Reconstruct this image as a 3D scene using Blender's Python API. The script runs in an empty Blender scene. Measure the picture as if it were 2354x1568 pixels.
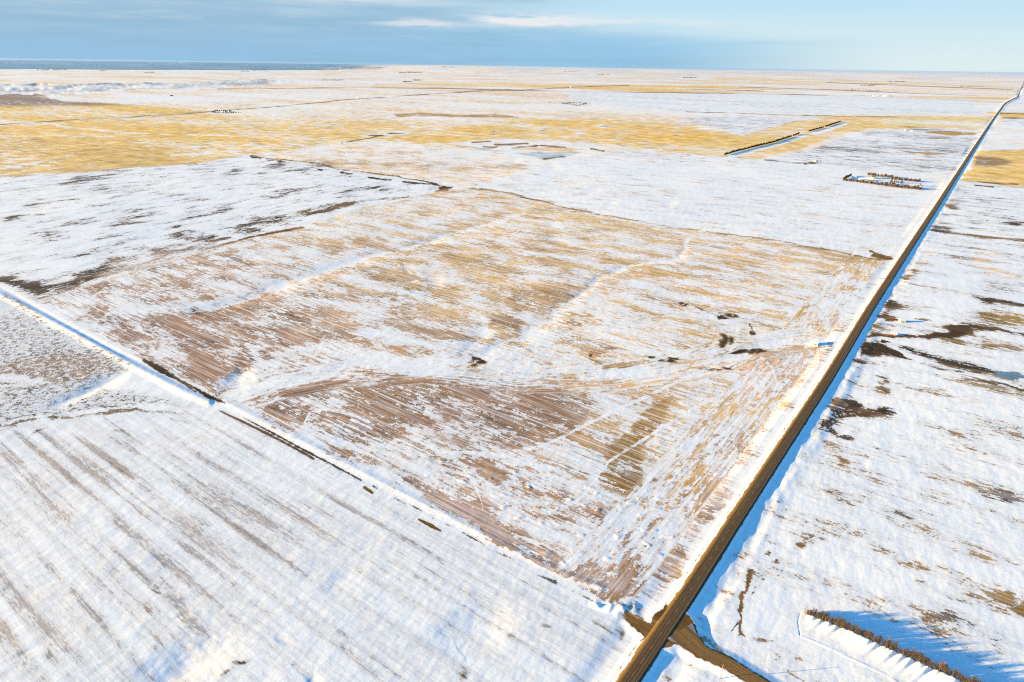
import bpy, bmesh, math, random
import numpy as np
from mathutils import Vector, Matrix

sc = bpy.context.scene
COL = sc.collection
R = math.radians
rng = np.random.default_rng(7)
random.seed(7)

# ------------------------------------------------------------------ camera
H = 240.0                                   # the drone flies 240 m above the plain
PW, PH, FOC = 2353.0, 1568.0, 1500.0        # frame units used when reading the photograph
HORL, HORR = 135.0, 167.0                   # horizon at the left and right border
ROLL = math.atan((HORR - HORL) / PW)
PITCH = math.atan((PH / 2 - (HORL + HORR) / 2) * math.cos(ROLL) / FOC)
cam = bpy.data.cameras.new('drone_camera')
cam.sensor_width = 36.0
cam.lens = FOC / PW * 36.0
cam.clip_start = 1.0
cam.clip_end = 600000.0
camo = bpy.data.objects.new('drone_camera', cam)
COL.objects.link(camo)
camo.matrix_world = (Matrix.Translation((0, 0, H)) @ Matrix.Rotation(math.pi / 2 - PITCH, 4, 'X')
                     @ Matrix.Rotation(ROLL, 4, 'Z'))
sc.camera = camo

# ------------------------------------------------------------------ light
SUN_EL, SUN_AZ = 8.5, -97.0                 # azimuth clockwise from the view direction (+y)
EXPO = 1.93
sun = bpy.data.lights.new('sun', 'SUN')
sun.energy = 4.9
sun.angle = R(0.5)
sun.color = (1.0, 0.70, 0.24)
suno = bpy.data.objects.new('sun', sun)
COL.objects.link(suno)
to_sun = Vector((math.sin(R(SUN_AZ)) * math.cos(R(SUN_EL)), math.cos(R(SUN_AZ)) * math.cos(R(SUN_EL)), math.sin(R(SUN_EL))))
suno.rotation_euler = to_sun.to_track_quat('Z', 'Y').to_euler()
sc.view_settings.view_transform = 'Standard'
sc.view_settings.look = 'None'
sc.view_settings.gamma = 1.0
sc.view_settings.exposure = EXPO
sc.view_settings.use_curve_mapping = False
sc.cycles.use_denoising = False
sc.cycles.filter_width = 1.05
sc.cycles.max_bounces = 4


class NT:
    """small helper around a node tree"""
    def __init__(s, tree):
        s.t = tree; s.n = tree.nodes; s.l = tree.links
    def node(s, kind, **kw):
        n = s.n.new(kind)
        for k, v in kw.items():
            setattr(n, k, v)
        return n
    def link(s, a, b):
        s.l.new(a, b)
    def setin(s, sock, v):
        if hasattr(v, 'is_output') or hasattr(v, 'links'):
            s.l.new(v, sock)
        else:
            sock.default_value = v
    def m(s, op, a, b=0.0, c=0.0, clamp=False):
        n = s.n.new('ShaderNodeMath'); n.operation = op; n.use_clamp = clamp
        s.setin(n.inputs[0], a); s.setin(n.inputs[1], b)
        if len(n.inputs) > 2: s.setin(n.inputs[2], c)
        return n.outputs[0]
    def ss(s, x, a, b, lo=0.0, hi=1.0):
        n = s.n.new('ShaderNodeMapRange'); n.interpolation_type = 'SMOOTHSTEP'
        s.setin(n.inputs['Value'], x)
        s.setin(n.inputs['From Min'], a); s.setin(n.inputs['From Max'], b)
        s.setin(n.inputs['To Min'], lo); s.setin(n.inputs['To Max'], hi)
        return n.outputs[0]
    def mix(s, f, a, b, mode='MIX'):
        n = s.n.new('ShaderNodeMix'); n.data_type = 'RGBA'; n.blend_type = mode
        s.setin(n.inputs['Factor'], f)
        s.setin(n.inputs['A'], a) if False else s.setin(n.inputs[6], a)
        s.setin(n.inputs[7], b)
        return n.outputs[2]
    def noise(s, vec, scale=1.0, detail=3.0, rough=0.5, dim='3D'):
        n = s.n.new('ShaderNodeTexNoise'); n.noise_dimensions = dim
        if vec is not None: s.l.new(vec, n.inputs['Vector'])
        n.inputs['Scale'].default_value = scale
        n.inputs['Detail'].default_value = detail
        n.inputs['Roughness'].default_value = rough
        return n.outputs['Fac']
    def xyz(s, x, y, z=0.0):
        n = s.n.new('ShaderNodeCombineXYZ')
        s.setin(n.inputs[0], x); s.setin(n.inputs[1], y); s.setin(n.inputs[2], z)
        return n.outputs[0]


# sky: Nishita for the open sky, a cloud deck and a few streaks by direction
world = bpy.data.worlds.new('World')
sc.world = world
world.use_nodes = True
w = NT(world.node_tree)
w.n.clear()
wo = w.node('ShaderNodeOutputWorld')
bg = w.node('ShaderNodeBackground')
SKY_S = 0.12
bg.inputs['Strength'].default_value = SKY_S
w.link(bg.outputs[0], wo.inputs[0])
sky = w.node('ShaderNodeTexSky')
sky.sky_type = 'NISHITA'
sky.sun_disc = False
sky.sun_elevation = R(SUN_EL)
sky.sun_rotation = R(SUN_AZ)
sky.altitude = 900.0
sky.air_density = 1.0
sky.dust_density = 0.6
sky.ozone_density = 2.5
tint = w.mix(1.0, sky.outputs[0], (0.315, 0.745, 0.93, 1.0), 'MULTIPLY')
tc = w.node('ShaderNodeTexCoord')
sp = w.node('ShaderNodeSeparateXYZ')
w.link(tc.outputs['Generated'], sp.inputs[0])
az = w.m('MULTIPLY', w.m('ARCTAN2', sp.outputs[0], sp.outputs[1]), 57.2958)
el = w.m('MULTIPLY', w.m('ARCSINE', sp.outputs[2]), 57.2958)
KS = 1.0 / (SKY_S * 2 ** EXPO)


def lin(r, g, b):
    f = lambda c: (c / 255 / 12.92) if c / 255 <= 0.04045 else ((c / 255 + 0.055) / 1.055) ** 2.4
    return (f(r), f(g), f(b))


def skyc(r, g, b):
    c = lin(r, g, b)
    return (c[0] * KS, c[1] * KS, c[2] * KS, 1.0)


nvec = w.xyz(w.m('MULTIPLY', az, 0.06), w.m('MULTIPLY', el, 0.55))
n1 = w.noise(nvec, 1.0, 7.0, 0.6)
n2 = w.noise(w.xyz(w.m('MULTIPLY', az, 0.16), w.m('MULTIPLY', el, 1.5), 4.0), 1.0, 8.0, 0.66)
# clear sky near the horizon: pale cyan, a little deeper higher up
clear = w.mix(w.ss(el, 0.0, 5.5), skyc(222, 239, 240), skyc(190, 226, 246))
clear = w.mix(w.ss(el, 4.0, 30.0), clear, tint)
# blue grey deck at the left, hanging low over the horizon up to the right of centre
deckc = w.mix(w.ss(az, -30.0, 24.0), skyc(156, 192, 218), skyc(156, 206, 236))
deckc = w.mix(w.ss(el, 0.0, 3.2, 0.6, 0.0), deckc, skyc(146, 197, 230))
deckc = w.mix(w.ss(w.m('ADD', el, w.m('MULTIPLY', n1, 2.0)), 3.6, 6.2, 0.0, 0.35), deckc, skyc(202, 220, 234))
deckc = w.mix(w.m('MULTIPLY', w.m('MULTIPLY', w.ss(n2, 0.45, 0.66), w.ss(el, 0.8, 3.0)), 0.42), deckc, skyc(196, 217, 231))
n3 = w.noise(w.xyz(w.m('MULTIPLY', az, 0.05), w.m('MULTIPLY', el, 0.9), 11.0), 1.0, 7.0, 0.6)
deckc = w.mix(w.m('MULTIPLY', w.ss(n3, 0.46, 0.64), 0.5), deckc, skyc(146, 186, 212))
# top edge of the deck falls from left to right
edge = w.m('ADD', w.m('MULTIPLY', az, -0.075), 2.95)
edge = w.m('ADD', edge, w.m('MULTIPLY', w.m('SUBTRACT', n1, 0.5), 2.2))
up = w.ss(w.m('SUBTRACT', el, edge), -0.9, 1.6)
upl = w.m('MULTIPLY', up, w.ss(w.m('ADD', az, w.m('MULTIPLY', n1, 14.0)), -6.0, 16.0))
right = w.ss(az, 8.0, 31.0)
cmask = w.m('MAXIMUM', upl, right, clamp=True)
skyc_ = w.mix(cmask, deckc, clear)


def streak(a0, e0, sa, se, amt, col, prev, tilt=0.0):
    e1 = w.m('SUBTRACT', el, w.m('ADD', e0, w.m('MULTIPLY', w.m('SUBTRACT', az, a0), tilt)))
    g = w.m('ADD', w.m('POWER', w.m('DIVIDE', w.m('SUBTRACT', az, a0), sa), 2.0),
            w.m('POWER', w.m('DIVIDE', e1, se), 2.0))
    m_ = w.m('POWER', 2.718, w.m('MULTIPLY', g, -1.0))
    m_ = w.m('MULTIPLY', m_, w.ss(n2, 0.34, 0.60, 0.0, 1.5))
    return w.mix(w.m('MULTIPLY', m_, amt, clamp=True), prev, col)


s_ = streak(1.6, 3.35, 4.2, 0.42, 1.5, skyc(236, 238, 240), skyc_, -0.01)
s_ = streak(8.5, 3.25, 6.5, 0.26, 1.2, skyc(222, 234, 241), s_, -0.02)
s_ = streak(-8.0, 2.95, 2.6, 0.26, 1.4, skyc(214, 224, 234), s_)
s_ = streak(-13.0, 4.85, 8.0, 0.5, 1.3, skyc(212, 224, 233), s_, 0.0)
s_ = streak(-1.5, 4.9, 6.0, 0.4, 0.7, skyc(150, 190, 216), s_, 0.0)
w.link(s_, bg.inputs['Color'])
# the deck and streaks only fill the low sky ahead; elsewhere the Nishita sky
band = w.m('MULTIPLY', w.ss(el, 9.0, 24.0, 1.0, 0.0), w.ss(w.m('ABSOLUTE', az), 60.0, 110.0, 1.0, 0.0))
w.link(w.mix(band, tint, s_), bg.inputs['Color'])

# ------------------------------------------------------------------ reading positions off the photograph
cP, sP, cR, sR = math.cos(PITCH), math.sin(PITCH), math.cos(ROLL), math.sin(ROLL)


def gnd(px, py, z=None):
    """ground point seen at (px, py) of the photograph, on the rolling ground unless a height is given"""
    a = px - PW / 2; b = PH / 2 - py
    ar = a * cR - b * sR; br = a * sR + b * cR
    dx, dy, dz = ar, FOC * cP + br * sP, -FOC * sP + br * cP
    t = -(H - (z or 0.0)) / dz
    if z is None:
        for _ in range(6):
            if math.hypot(dx, dy) * t > 16000: break
            t = -(H - float(macro(np.array([dx * t]), np.array([dy * t]))[0])) / dz
    return (dx * t, dy * t)


def pix(x, y, z=0.0):
    zz = z - H
    xc = x; yc = y * sP + zz * cP; zc = y * cP - zz * sP
    zc = np.maximum(zc, 1e-3)
    ar = FOC * xc / zc; br = FOC * yc / zc
    a = ar * cR + br * sR; b = -ar * sR + br * cR
    return a + PW / 2, PH / 2 - b


TILE = dict(a=(0, 0), b=(784.4, 0), c=(1568.7, 0), d=(0, 348.6), e=(784.4, 348.6), f=(1568.7, 348.6),
            g=(0, 784.4), h=(784.4, 784.4), i=(1568.7, 784.4), j=(0, 1175.7), k=(784.4, 1175.7), l=(1568.7, 1175.7))


def T(t, *pts):
    ox, oy = TILE[t]
    return [(ox + x / 3.0, oy + y / 3.0) for x, y in pts]


# ------------------------------------------------------------------ numpy noise
PERM = rng.permutation(256).astype(np.int32)
PERM = np.concatenate([PERM, PERM, PERM])
GA = rng.uniform(0, 2 * np.pi, 256)
GX, GY = np.cos(GA).astype(np.float32), np.sin(GA).astype(np.float32)


def pnoise(x, y, seed=0):
    xi = np.floor(x); yi = np.floor(y)
    fx = (x - xi).astype(np.float32); fy = (y - yi).astype(np.float32)
    xi = (xi.astype(np.int64) + seed * 37) & 255; yi = (yi.astype(np.int64) + seed * 91) & 255
    u = fx * fx * fx * (fx * (fx * 6 - 15) + 10); v = fy * fy * fy * (fy * (fy * 6 - 15) + 10)
    a0 = PERM[xi]; a1 = PERM[xi + 1]
    h00 = PERM[a0 + yi]; h01 = PERM[a0 + yi + 1]; h10 = PERM[a1 + yi]; h11 = PERM[a1 + yi + 1]
    n00 = GX[h00] * fx + GY[h00] * fy
    n10 = GX[h10] * (fx - 1) + GY[h10] * fy
    n01 = GX[h01] * fx + GY[h01] * (fy - 1)
    n11 = GX[h11] * (fx - 1) + GY[h11] * (fy - 1)
    return (n00 * (1 - u) + n10 * u) * (1 - v) + (n01 * (1 - u) + n11 * u) * v


def sstep(x, a, b):
    t = np.clip((x - a) / (b - a), 0, 1)
    return t * t * (3 - 2 * t)


def macro(x, y):
    """the gentle roll of the plain"""
    r_ = np.hypot(x, y)
    z = pnoise(x / 420, y / 420, 3) * 1.6 + pnoise(x / 170, y / 170, 9) * 0.9 * (1 - sstep(r_, 5000, 9000))
    fk = sstep(r_, 2500, 12000)
    return z + fk * (pnoise(x / 1900, y / 1900, 13) * 10 + pnoise(x / 6000, y / 6000, 17) * 22)


# ------------------------------------------------------------------ the ground sheet: rings round the camera, finer where the eye is
az_in = np.arange(-56.0, 56.01, 0.074)
az_out = np.concatenate([np.arange(58, 302, 4.0)])
AZ = np.radians(np.concatenate([az_in, az_out]))
dep = np.concatenate([np.array([88., 80, 72, 66, 62]), np.arange(60, 6, -0.078), np.arange(6, 1.5, -0.046), np.arange(1.5, 0.13, -0.02), [0.115, 0.10]])
RAD = H / np.tan(np.radians(dep))
NA, NR = len(AZ), len(RAD)
rr, aa = np.meshgrid(RAD, AZ, indexing='ij')
X = (rr * np.sin(aa)).ravel(); Y = (rr * np.cos(aa)).ravel(); RR = rr.ravel()
SP = np.repeat(np.gradient(RAD), NA)                         # ring spacing at each vertex
SA = RR * np.radians(0.074)
NV = len(X)


def fbm(x, y, lam, octs, seed=0, gain=0.5, sx=1.0, ang=0.0, fade=True):
    """fractal noise; octaves finer than the mesh fade out. sx > 1 stretches along ang"""
    c, s = math.cos(ang), math.sin(ang)
    u = (x * c + y * s) / sx; v = -x * s + y * c
    out = np.zeros(len(x), np.float32); amp = 1.0
    for o in range(octs):
        l = lam / 2 ** o
        if fade:
            k = np.clip(l * 1.2 / np.maximum(SPM, 1e-6) - 0.6, 0, 1)
        else:
            k = 1.0
        out += (amp * k * pnoise(u / l, v / l, seed + o)).astype(np.float32)
        amp *= gain
    return out


SPM = np.sqrt(SP * SA)
VIS = (np.abs(aa.ravel()) < 1.2) & (Y > 0)

# warped copy of every position, so that no patch has a ruler-drawn edge
WX = X.copy(); WY = Y.copy()
for lam, k in ((160.0, 0.16), (60.0, 0.20), (22.0, 0.22), (8.0, 0.25), (3.0, 0.25)):
    f_ = np.clip(lam * 1.2 / SPM - 0.6, 0, 1)
    WX += k * lam * f_ * pnoise(X / lam, Y / lam, 50); WY += k * lam * f_ * pnoise(X / lam, Y / lam, 61)
# for the far country add warps of its own scale
for lam, k in ((700.0, 0.08), (1600.0, 0.04)):
    f_ = sstep(RR, 1500, 4000)
    WX += k * lam * f_ * pnoise(X / lam, Y / lam, 72); WY += k * lam * f_ * pnoise(X / lam, Y / lam, 83)
ZM = macro(X, Y)
PX0, PY0 = pix(X, Y, ZM)
PX1, PY1 = pix(WX, WY, ZM)
PX0[~VIS] = -1e6; PX1[~VIS] = -1e6


def seg_dist(px, py, pts, closed):
    n = len(pts); d = np.full(len(px), 1e9); tt = np.zeros(len(px)); ins = np.zeros(len(px), bool)
    for i in range(n if closed else n - 1):
        x0, y0 = pts[i]; x1, y1 = pts[(i + 1) % n]
        dx, dy = x1 - x0, y1 - y0; L = dx * dx + dy * dy + 1e-12
        t = np.clip(((px - x0) * dx + (py - y0) * dy) / L, 0, 1)
        dd = np.hypot(px - x0 - t * dx, py - y0 - t * dy)
        m = dd < d
        d = np.where(m, dd, d); tt = np.where(m, i + t, tt)
        if closed:
            c = (y0 > py) != (y1 > py)
            with np.errstate(divide='ignore', invalid='ignore'):
                xx = x0 + (py - y0) * dx / (dy if dy != 0 else 1e-12)
            ins ^= c & (px < xx)
    return d, tt, ins


def region(pts, pad, wv):
    PXs, PYs = (PX1, PY1) if wv else (PX0, PY0)
    xs = [p[0] for p in pts]; ys = [p[1] for p in pts]
    idx = np.nonzero((PXs > min(xs) - pad) & (PXs < max(xs) + pad) & (PYs > min(ys) - pad) & (PYs < max(ys) + pad))[0]
    return idx, PXs[idx], PYs[idx]


def poly(pts, soft=3.0, wv=True):
    idx, px, py = region(pts, soft * 2, wv)
    d, _, ins = seg_dist(px, py, pts, True)
    sd = np.where(ins, -d, d)
    return idx, 1 - sstep(sd, -soft, soft)


def stroke(pts, wd, soft=2.0, wv=True):
    """band along a line; wd = half width, one number or one per point"""
    wl = [wd] * len(pts) if np.isscalar(wd) else list(wd)
    mx = max(wl)
    idx, px, py = region(pts, mx + soft * 2, wv)
    d, t, _ = seg_dist(px, py, pts, False)
    wloc = np.interp(t, np.arange(len(pts)), wl)
    return idx, 1 - sstep(d - wloc, -soft, soft), t


# ------------------------------------------------------------------ what covers the ground
cov = np.full(NV, 0.14, np.float32)                 # share of the ground that the snow leaves bare
colr = np.zeros((NV, 3), np.float32)
cap = np.ones(NV, np.float32)                       # how solid the bare patches look
stp = np.full(NV, 0.3, np.float32)                  # how strongly stubble rows break the snow
BROWN = (.42, .25, .13); GOLD = (.60, .335, .10); YELL = (.95, .60, .17); MAUVE = (.34, .22, .16)
DARK = (.055, .036, .022); TAN = (.20, .115, .04); PEACH = (.95, .66, .38); GREY = (.20, .155, .13); ICE = (.60, .71, .78)
HAZE_BLUE = (.09, .25, .40)  # blue of the distant air, painted into the far lowland's base colour
# stubble is browner close by and yellower far away, where one looks along the straw
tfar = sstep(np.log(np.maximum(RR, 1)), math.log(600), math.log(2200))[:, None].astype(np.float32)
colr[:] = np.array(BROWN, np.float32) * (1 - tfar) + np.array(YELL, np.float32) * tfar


def put(idx, m, cv=None, c=None, st=None):
    m = m.astype(np.float32)
    if cv is not None: cov[idx] = cov[idx] * (1 - m) + cv * m
    if c is not None: colr[idx] = colr[idx] * (1 - m[:, None]) + np.array(c, np.float32) * m[:, None]
    if st is not None: stp[idx] = stp[idx] * (1 - m) + st * m


def P(pts, soft, cv, c=None, st=None, wv=True, k=1.0):
    idx, m = poly(pts, soft, wv); put(idx, m * k, cv, c, st)


def S(pts, wd, soft, cv, c=None, st=None, wv=True, k=1.0):
    idx, m, t = stroke(pts, wd, soft, wv); put(idx, m * k, cv, c, st)


def B(cx, cy, rx, ry, cv, c=None, st=None, ang=0.0, soft=0.8):
    """blob with ragged edge"""
    q = max(rx, ry) * 1.6
    idx = np.nonzero((np.abs(PX1 - cx) < q) & (np.abs(PY1 - cy) < q))[0]
    a = math.radians(ang); dx = PX1[idx] - cx; dy = PY1[idx] - cy
    u = (dx * math.cos(a) + dy * math.sin(a)) / rx; v = (-dx * math.sin(a) + dy * math.cos(a)) / ry
    put(idx, 1 - sstep(np.hypot(u, v), 1 - soft, 1 + soft), cv, c, st)


exec_marks = []
# ---- far country, horizon downwards
P([(-300, 130), (2700, 165), (2700, 240), (1900, 240), (1200, 240), (700, 240), (-300, 215)], 3, .40, PEACH, .1)
S([(0, 163), (400, 160), (900, 158)], 5, 4, .30, PEACH, .1)
S([(820, 186), (960, 182), (1120, 181)], 3.5, 3, .42, PEACH, .1)
S([(860, 196), (1000, 193), (1180, 195), (1420, 201), (1560, 205)], [3, 5, 5, 4, 2], 2.5, .62, YELL, .1)
S([(1500, 192), (1700, 186), (1900, 188), (2150, 193)], [3, 7, 7, 3], 3, .50, YELL, .1)
P([(1320, 203), (1420, 196), (1640, 197), (1790, 205), (1830, 213), (1560, 214), (1400, 209)], 2, .72, YELL, .1)
S([(1560, 204), (1800, 210), (1900, 212)], 1.2, 1.2, .2, PEACH, .1)
S([(1900, 190), (2100, 194), (2300, 197)], 3, 3, .42, YELL, .1)
S([(2160, 206), (2350, 209)], 3, 2, .45, YELL, .1)
S([(2080, 222), (2180, 224), (2310, 227)], [1, 2.5, 2.5], 1.5, .75, YELL, .1)
S([(1570, 232), (1900, 236)], 4, 4, .10, None, .2)
P([(1300, 212), (1560, 216), (1900, 220), (2230, 232), (2270, 262), (1900, 262), (1560, 258), (1320, 232)], 4, .07, GREY, .2)
P([(380, 207), (560, 203), (760, 212), (640, 232), (480, 236), (330, 226)], 5, .36, PEACH, .15)
P([(120, 228), (300, 208), (470, 206), (620, 230), (560, 250), (380, 248), (230, 240)], 5, .40, PEACH, .2)
P([(-200, 206), (30, 209), (75, 214), (150, 232), (330, 242), (270, 245), (-200, 250)], 2.5, .86, MAUVE, .25)
S([(70, 213), (150, 223), (260, 234), (400, 246)], .8, .8, .02)
P([(-200, 247), (150, 243), (340, 242), (420, 252), (500, 258), (300, 276), (-200, 291)], 5, .74, YELL, .3)
P([(-200, 282), (20, 274), (60, 284), (-200, 293)], 2, .2)
P([(-200, 290), (120, 286), (500, 262), (660, 270), (790, 280), (900, 286), (1010, 300), (960, 330), (850, 322), (760, 330), (640, 352),
   (420, 378), (200, 400), (-200, 412)], 6, .80, YELL, .3)
P([(-200, 318), (120, 318), (300, 330), (480, 338), (460, 362), (280, 386), (100, 402), (-200, 412)], 20, .76, (.80, .52, .19), .25)
S([(130, 285), (180, 295), (270, 303), (400, 310), (520, 312)], [1.5, 2, 2, 1.6, 1.2], 1.2, .06)
S([(-20, 314), (120, 312), (260, 312)], 3.2, 3, .30)
S([(-20, 388), (40, 383), (95, 374), (130, 362), (155, 362)], [3, 3, 2.6, 1.8, 3.5], 1.8, .03)
S([(480, 380), (420, 352), (560, 348)], 1, 2, .5)
S([(390, 358), (440, 354), (480, 350)], 3, 2, .08)
S([(580, 340), (640, 331), (690, 333)], 2.5, 3, .30)
S([(640, 352), (760, 333), (880, 322), (900, 312)], 2, 2.4, .28)
P([(540, 272), (900, 245), (1300, 252), (1580, 270), (1640, 285), (1500, 290), (1180, 284), (900, 283), (780, 278)], 5, .40, PEACH, .2)
S([(700, 262), (820, 254), (1000, 262)], 3, 4, .12)
S([(900, 266), (960, 263), (1040, 267), (1130, 265), (1190, 270)], [4, 4.5, 3, 4.5, 1], 1.0, .99, (.34, .16, .06), .2)
P([(960, 330), (1010, 300), (1090, 290), (1240, 274), (1380, 277), (1530, 282), (1640, 300), (1700, 310), (1640, 325), (1560, 345),
   (1420, 335), (1320, 328), (1180, 318), (1100, 326)], 7, .84, (.95, .58, .14), .35)
P([(1180, 280), (1380, 280), (1560, 300), (1640, 312), (1540, 336), (1350, 320)], 14, .86, (.95, .55, .10), .3)
P([(1540, 347), (1640, 325), (1760, 290), (1900, 268), (2270, 271), (2250, 296), (2110, 290), (1990, 295), (1900, 318), (1810, 352), (1740, 368), (1662, 360)], 6, .82, (.95, .62, .20), .35)
P([(2030, 272), (2270, 272), (2250, 294), (2100, 290), (2010, 294)], 6, .66, (.92, .72, .36), .3)
P([(1690, 310), (1800, 285), (1880, 268), (1800, 268), (1600, 268), (1560, 278), (1650, 296)], 4, .24, GREY, .2)
P([(560, 356), (700, 344), (860, 328), (1000, 336), (1120, 322), (1060, 340), (1140, 352), (1230, 372), (1200, 384), (1130, 420), (1050, 424), (990, 412), (800, 392), (660, 372)], 6, .46, PEACH, .5)
S([(700, 372), (900, 378), (1080, 388), (1200, 382)], 7, 9, .58, (.66, .42, .17), .5)
S([(760, 348), (900, 352), (1020, 344)], 3, 4, .60, (.66, .42, .17), .5)
P([(-100, 262), (500, 250), (900, 240), (1500, 268), (1640, 290), (1500, 300), (1100, 330), (560, 356), (-100, 420)], 20, .62, YELL, .3, k=.35)
P([(1200, 340), (1440, 338), (1640, 318), (1900, 270), (2300, 268), (2300, 300), (2000, 300), (1800, 372), (1660, 364), (1440, 348)], 10, .6, YELL, .3, k=.35)
for q_ in ([(1668, 359), (1694, 352.5), (1734, 342), (1784, 330.5), (1822, 317.5), (1842, 311)], [(1864, 305.5), (1898, 296.5), (1936, 283)]):
    S([(x + 7, y + 1.2) for x, y in q_], 3.4, 1.5, .02, None, 0, False)
# frozen slough with reeds
P([(1040, 326), (1150, 322), (1290, 330), (1390, 340), (1400, 352), (1300, 366), (1240, 366), (1120, 348)], 3, .10, PEACH, .2)
P([(1180, 352), (1260, 352), (1350, 350), (1300, 362), (1250, 366)], 2.5, 1.0, ICE, 0)
P([(1060, 336), (1120, 342), (1160, 348), (1110, 346)], 2, .9, ICE, 0)
P([(1200, 343), (1270, 338), (1340, 343), (1280, 350)], 2.5, .75, PEACH, .2)
for q in (((1085, 328), (1130, 326)), ((1140, 334), (1215, 330)), ((1180, 341), (1235, 334)), ((1108, 338), (1145, 339)), ((1240, 334), (1300, 338)), ((1245, 366), (1300, 360)), ((1360, 342), (1392, 348))):
    S(list(q), 1.4, 1.6, .85, DARK, 0)
# small reed pockets and burnt spots in the yellow fields
for x, y, rx, ry in ((905, 306, 26, 3.5), (860, 311, 30, 3.0), (1255, 299, 4, 1), (1128, 302, 9, 1.6), (1210, 287, 22, 2.2), (1247, 301, 14, 1.4), (1405, 291, 24, 2.6),
                     (1345, 309, 10, 1.4), (1435, 308, 12, 1.6), (1560, 310, 14, 1.5), (570, 331, 16, 1.5), (665, 318, 16, 1.6), (1250, 270, 14, .8), (760, 287, 20, 1.4)):
    B(x, y, rx, ry * 1.1, .08, None, None, 0, .8); B(x + rx * .1, y + ry * .1, rx * .7, ry * .6, .70, (.16, .11, .08), 0, 0, .8)
S([(780, 330), (850, 318), (900, 305)], .9, .9, .9, DARK, 0)
# ---- the white pasture at the left with weedy patches
P([(-300, 412), (100, 404), (300, 386), (480, 372), (560, 357), (800, 392), (1000, 424), (1040, 432), (940, 452), (780, 486), (600, 540), (450, 580), (300, 618), (90, 690), (-60, 640), (-300, 560)], 4, .06, (.24, .17, .13), .14)
S([(560, 357), (640, 366), (720, 376), (800, 390), (900, 404), (1000, 423)], [1, 1.2, .8, 1.1, 1.0, 1.8], .9, .8, DARK, 0, k=.9)
for x0, y0, x1, y1 in ((571, 361, 596, 363), (612, 367, 655, 374), (700, 384, 746, 391), (785, 396, 812, 400), (855, 408, 900, 414), (925, 419, 985, 424), (990, 424, 1040, 432)):
    S([(x0, y0), (x1, y1)], 1.5, 1.0, 1, DARK, 0)
for x, y, rx, ry, cv in ((200, 413, 80, 9, .72), (225, 437, 34, 9, .60), (310, 435, 44, 7, .38), (33, 500, 30, 7, .85), (90, 470, 40, 8, .35), (640, 380, 30, 6, .55), (705, 387, 44, 7, .5),
                         (130, 455, 25, 5, .4), (160, 512, 46, 8, .42), (310, 492, 40, 8, .62), (350, 496, 26, 6, .6), (420, 502, 52, 5, .66), (268, 514, 44, 6, .5), (415, 517, 16, 4, .9),
                         (512, 481, 26, 8, .6), (640, 447, 40, 9, .6), (690, 437, 26, 5, .4), (545, 390, 26, 4, .5), (430, 540, 44, 9, .6), (480, 545, 26, 9, .6), (360, 575, 40, 10, .55),
                         (620, 505, 62, 14, .72), (580, 525, 44, 9, .72), (250, 575, 50, 8, .35), (110, 535, 30, 5, .5), (150, 590, 60, 6, .3), (720, 490, 44, 6, .66), (770, 474, 40, 6, .6),
                         (800, 438, 36, 5, .62), (850, 432, 40, 3.5, .85), (880, 437, 26, 4, .7), (720, 428, 16, 4, .45), (600, 400, 30, 4, .3), (535, 402, 30, 4, .3)):
    B(x, y, rx, ry, cv * .85, (.16, .11, .08) if cv < .6 else (.10, .065, .04), .14, -9 if x < 500 else -7, .75)
P([(-100, 636), (40, 640), (110, 650), (170, 640), (120, 668), (80, 682), (0, 655), (-100, 620)], 12, .80, (.075, .05, .032), .14)
S([(90, 672), (180, 650), (260, 628), (330, 600), (370, 592)], [7, 8, 11, 6, 3], 8, .80, (.10, .062, .034), .14)
S([(200, 628), (250, 610), (300, 598)], [5, 16, 5], 9, .66, (.09, .055, .034), .14)
S([(260, 645), (320, 625), (420, 592), (520, 562), (620, 535), (690, 520)], [1.5, 3, 3.5, 3, 3, 2], 1.8, .96, (.14, .08, .035), 0)
S([(420, 575), (480, 560), (540, 545)], [2, 5, 2], 3, .7, (.14, .08, .035), 0)
S([(690, 490), (760, 480), (850, 462), (930, 450)], [3, 4, 3, 2], 3, .66, (.22, .12, .04), .1)
S([(1015, 434), (1045, 431)], 2.2, 1.2, 1, (.10, .05, .03), 0)
S([(1000, 440), (1030, 436)], 2.5, 2, .9, (.30, .16, .05), 0)
# ---- the big stubble field
MAIN = [(70, 690), (300, 625), (600, 546), (700, 520), (800, 486), (960, 447), (1085, 432), (1250, 462), (1460, 510), (1760, 552), (2030, 592), (1985, 660), (1930, 740),
        (1890, 830), (1790, 1000), (1640, 1225), (1560, 1330), (1500, 1362), (1400, 1362), (1270, 1300), (1040, 1180), (800, 1060), (560, 936), (400, 850), (200, 745)]
P(MAIN, 5, .47, None, .9)
idx, m = poly(MAIN, 6)
cf = np.array(BROWN) ; tg = sstep(PX1[idx] + 1.6 * (700 - PY1[idx]), 300, 1400)[:, None]
c_ = np.array((.42, .235, .125)) * (1 - tg) + np.array((.70, .41, .135)) * tg
colr[idx] = colr[idx] * (1 - m[:, None]) + (c_ * m[:, None]).astype(np.float32)
DA = math.atan2(math.cos(R(-53.2)), math.sin(R(-53.2)))       # row direction as a math angle
lo = fbm(X[idx], Y[idx], 190, 2, 5, .6, 1.8, DA, False) * .42 + fbm(X[idx], Y[idx], 60, 3, 15, .65, 2.2, DA, False) * .40
cov[idx] += (lo * m * .70).astype(np.float32)
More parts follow.
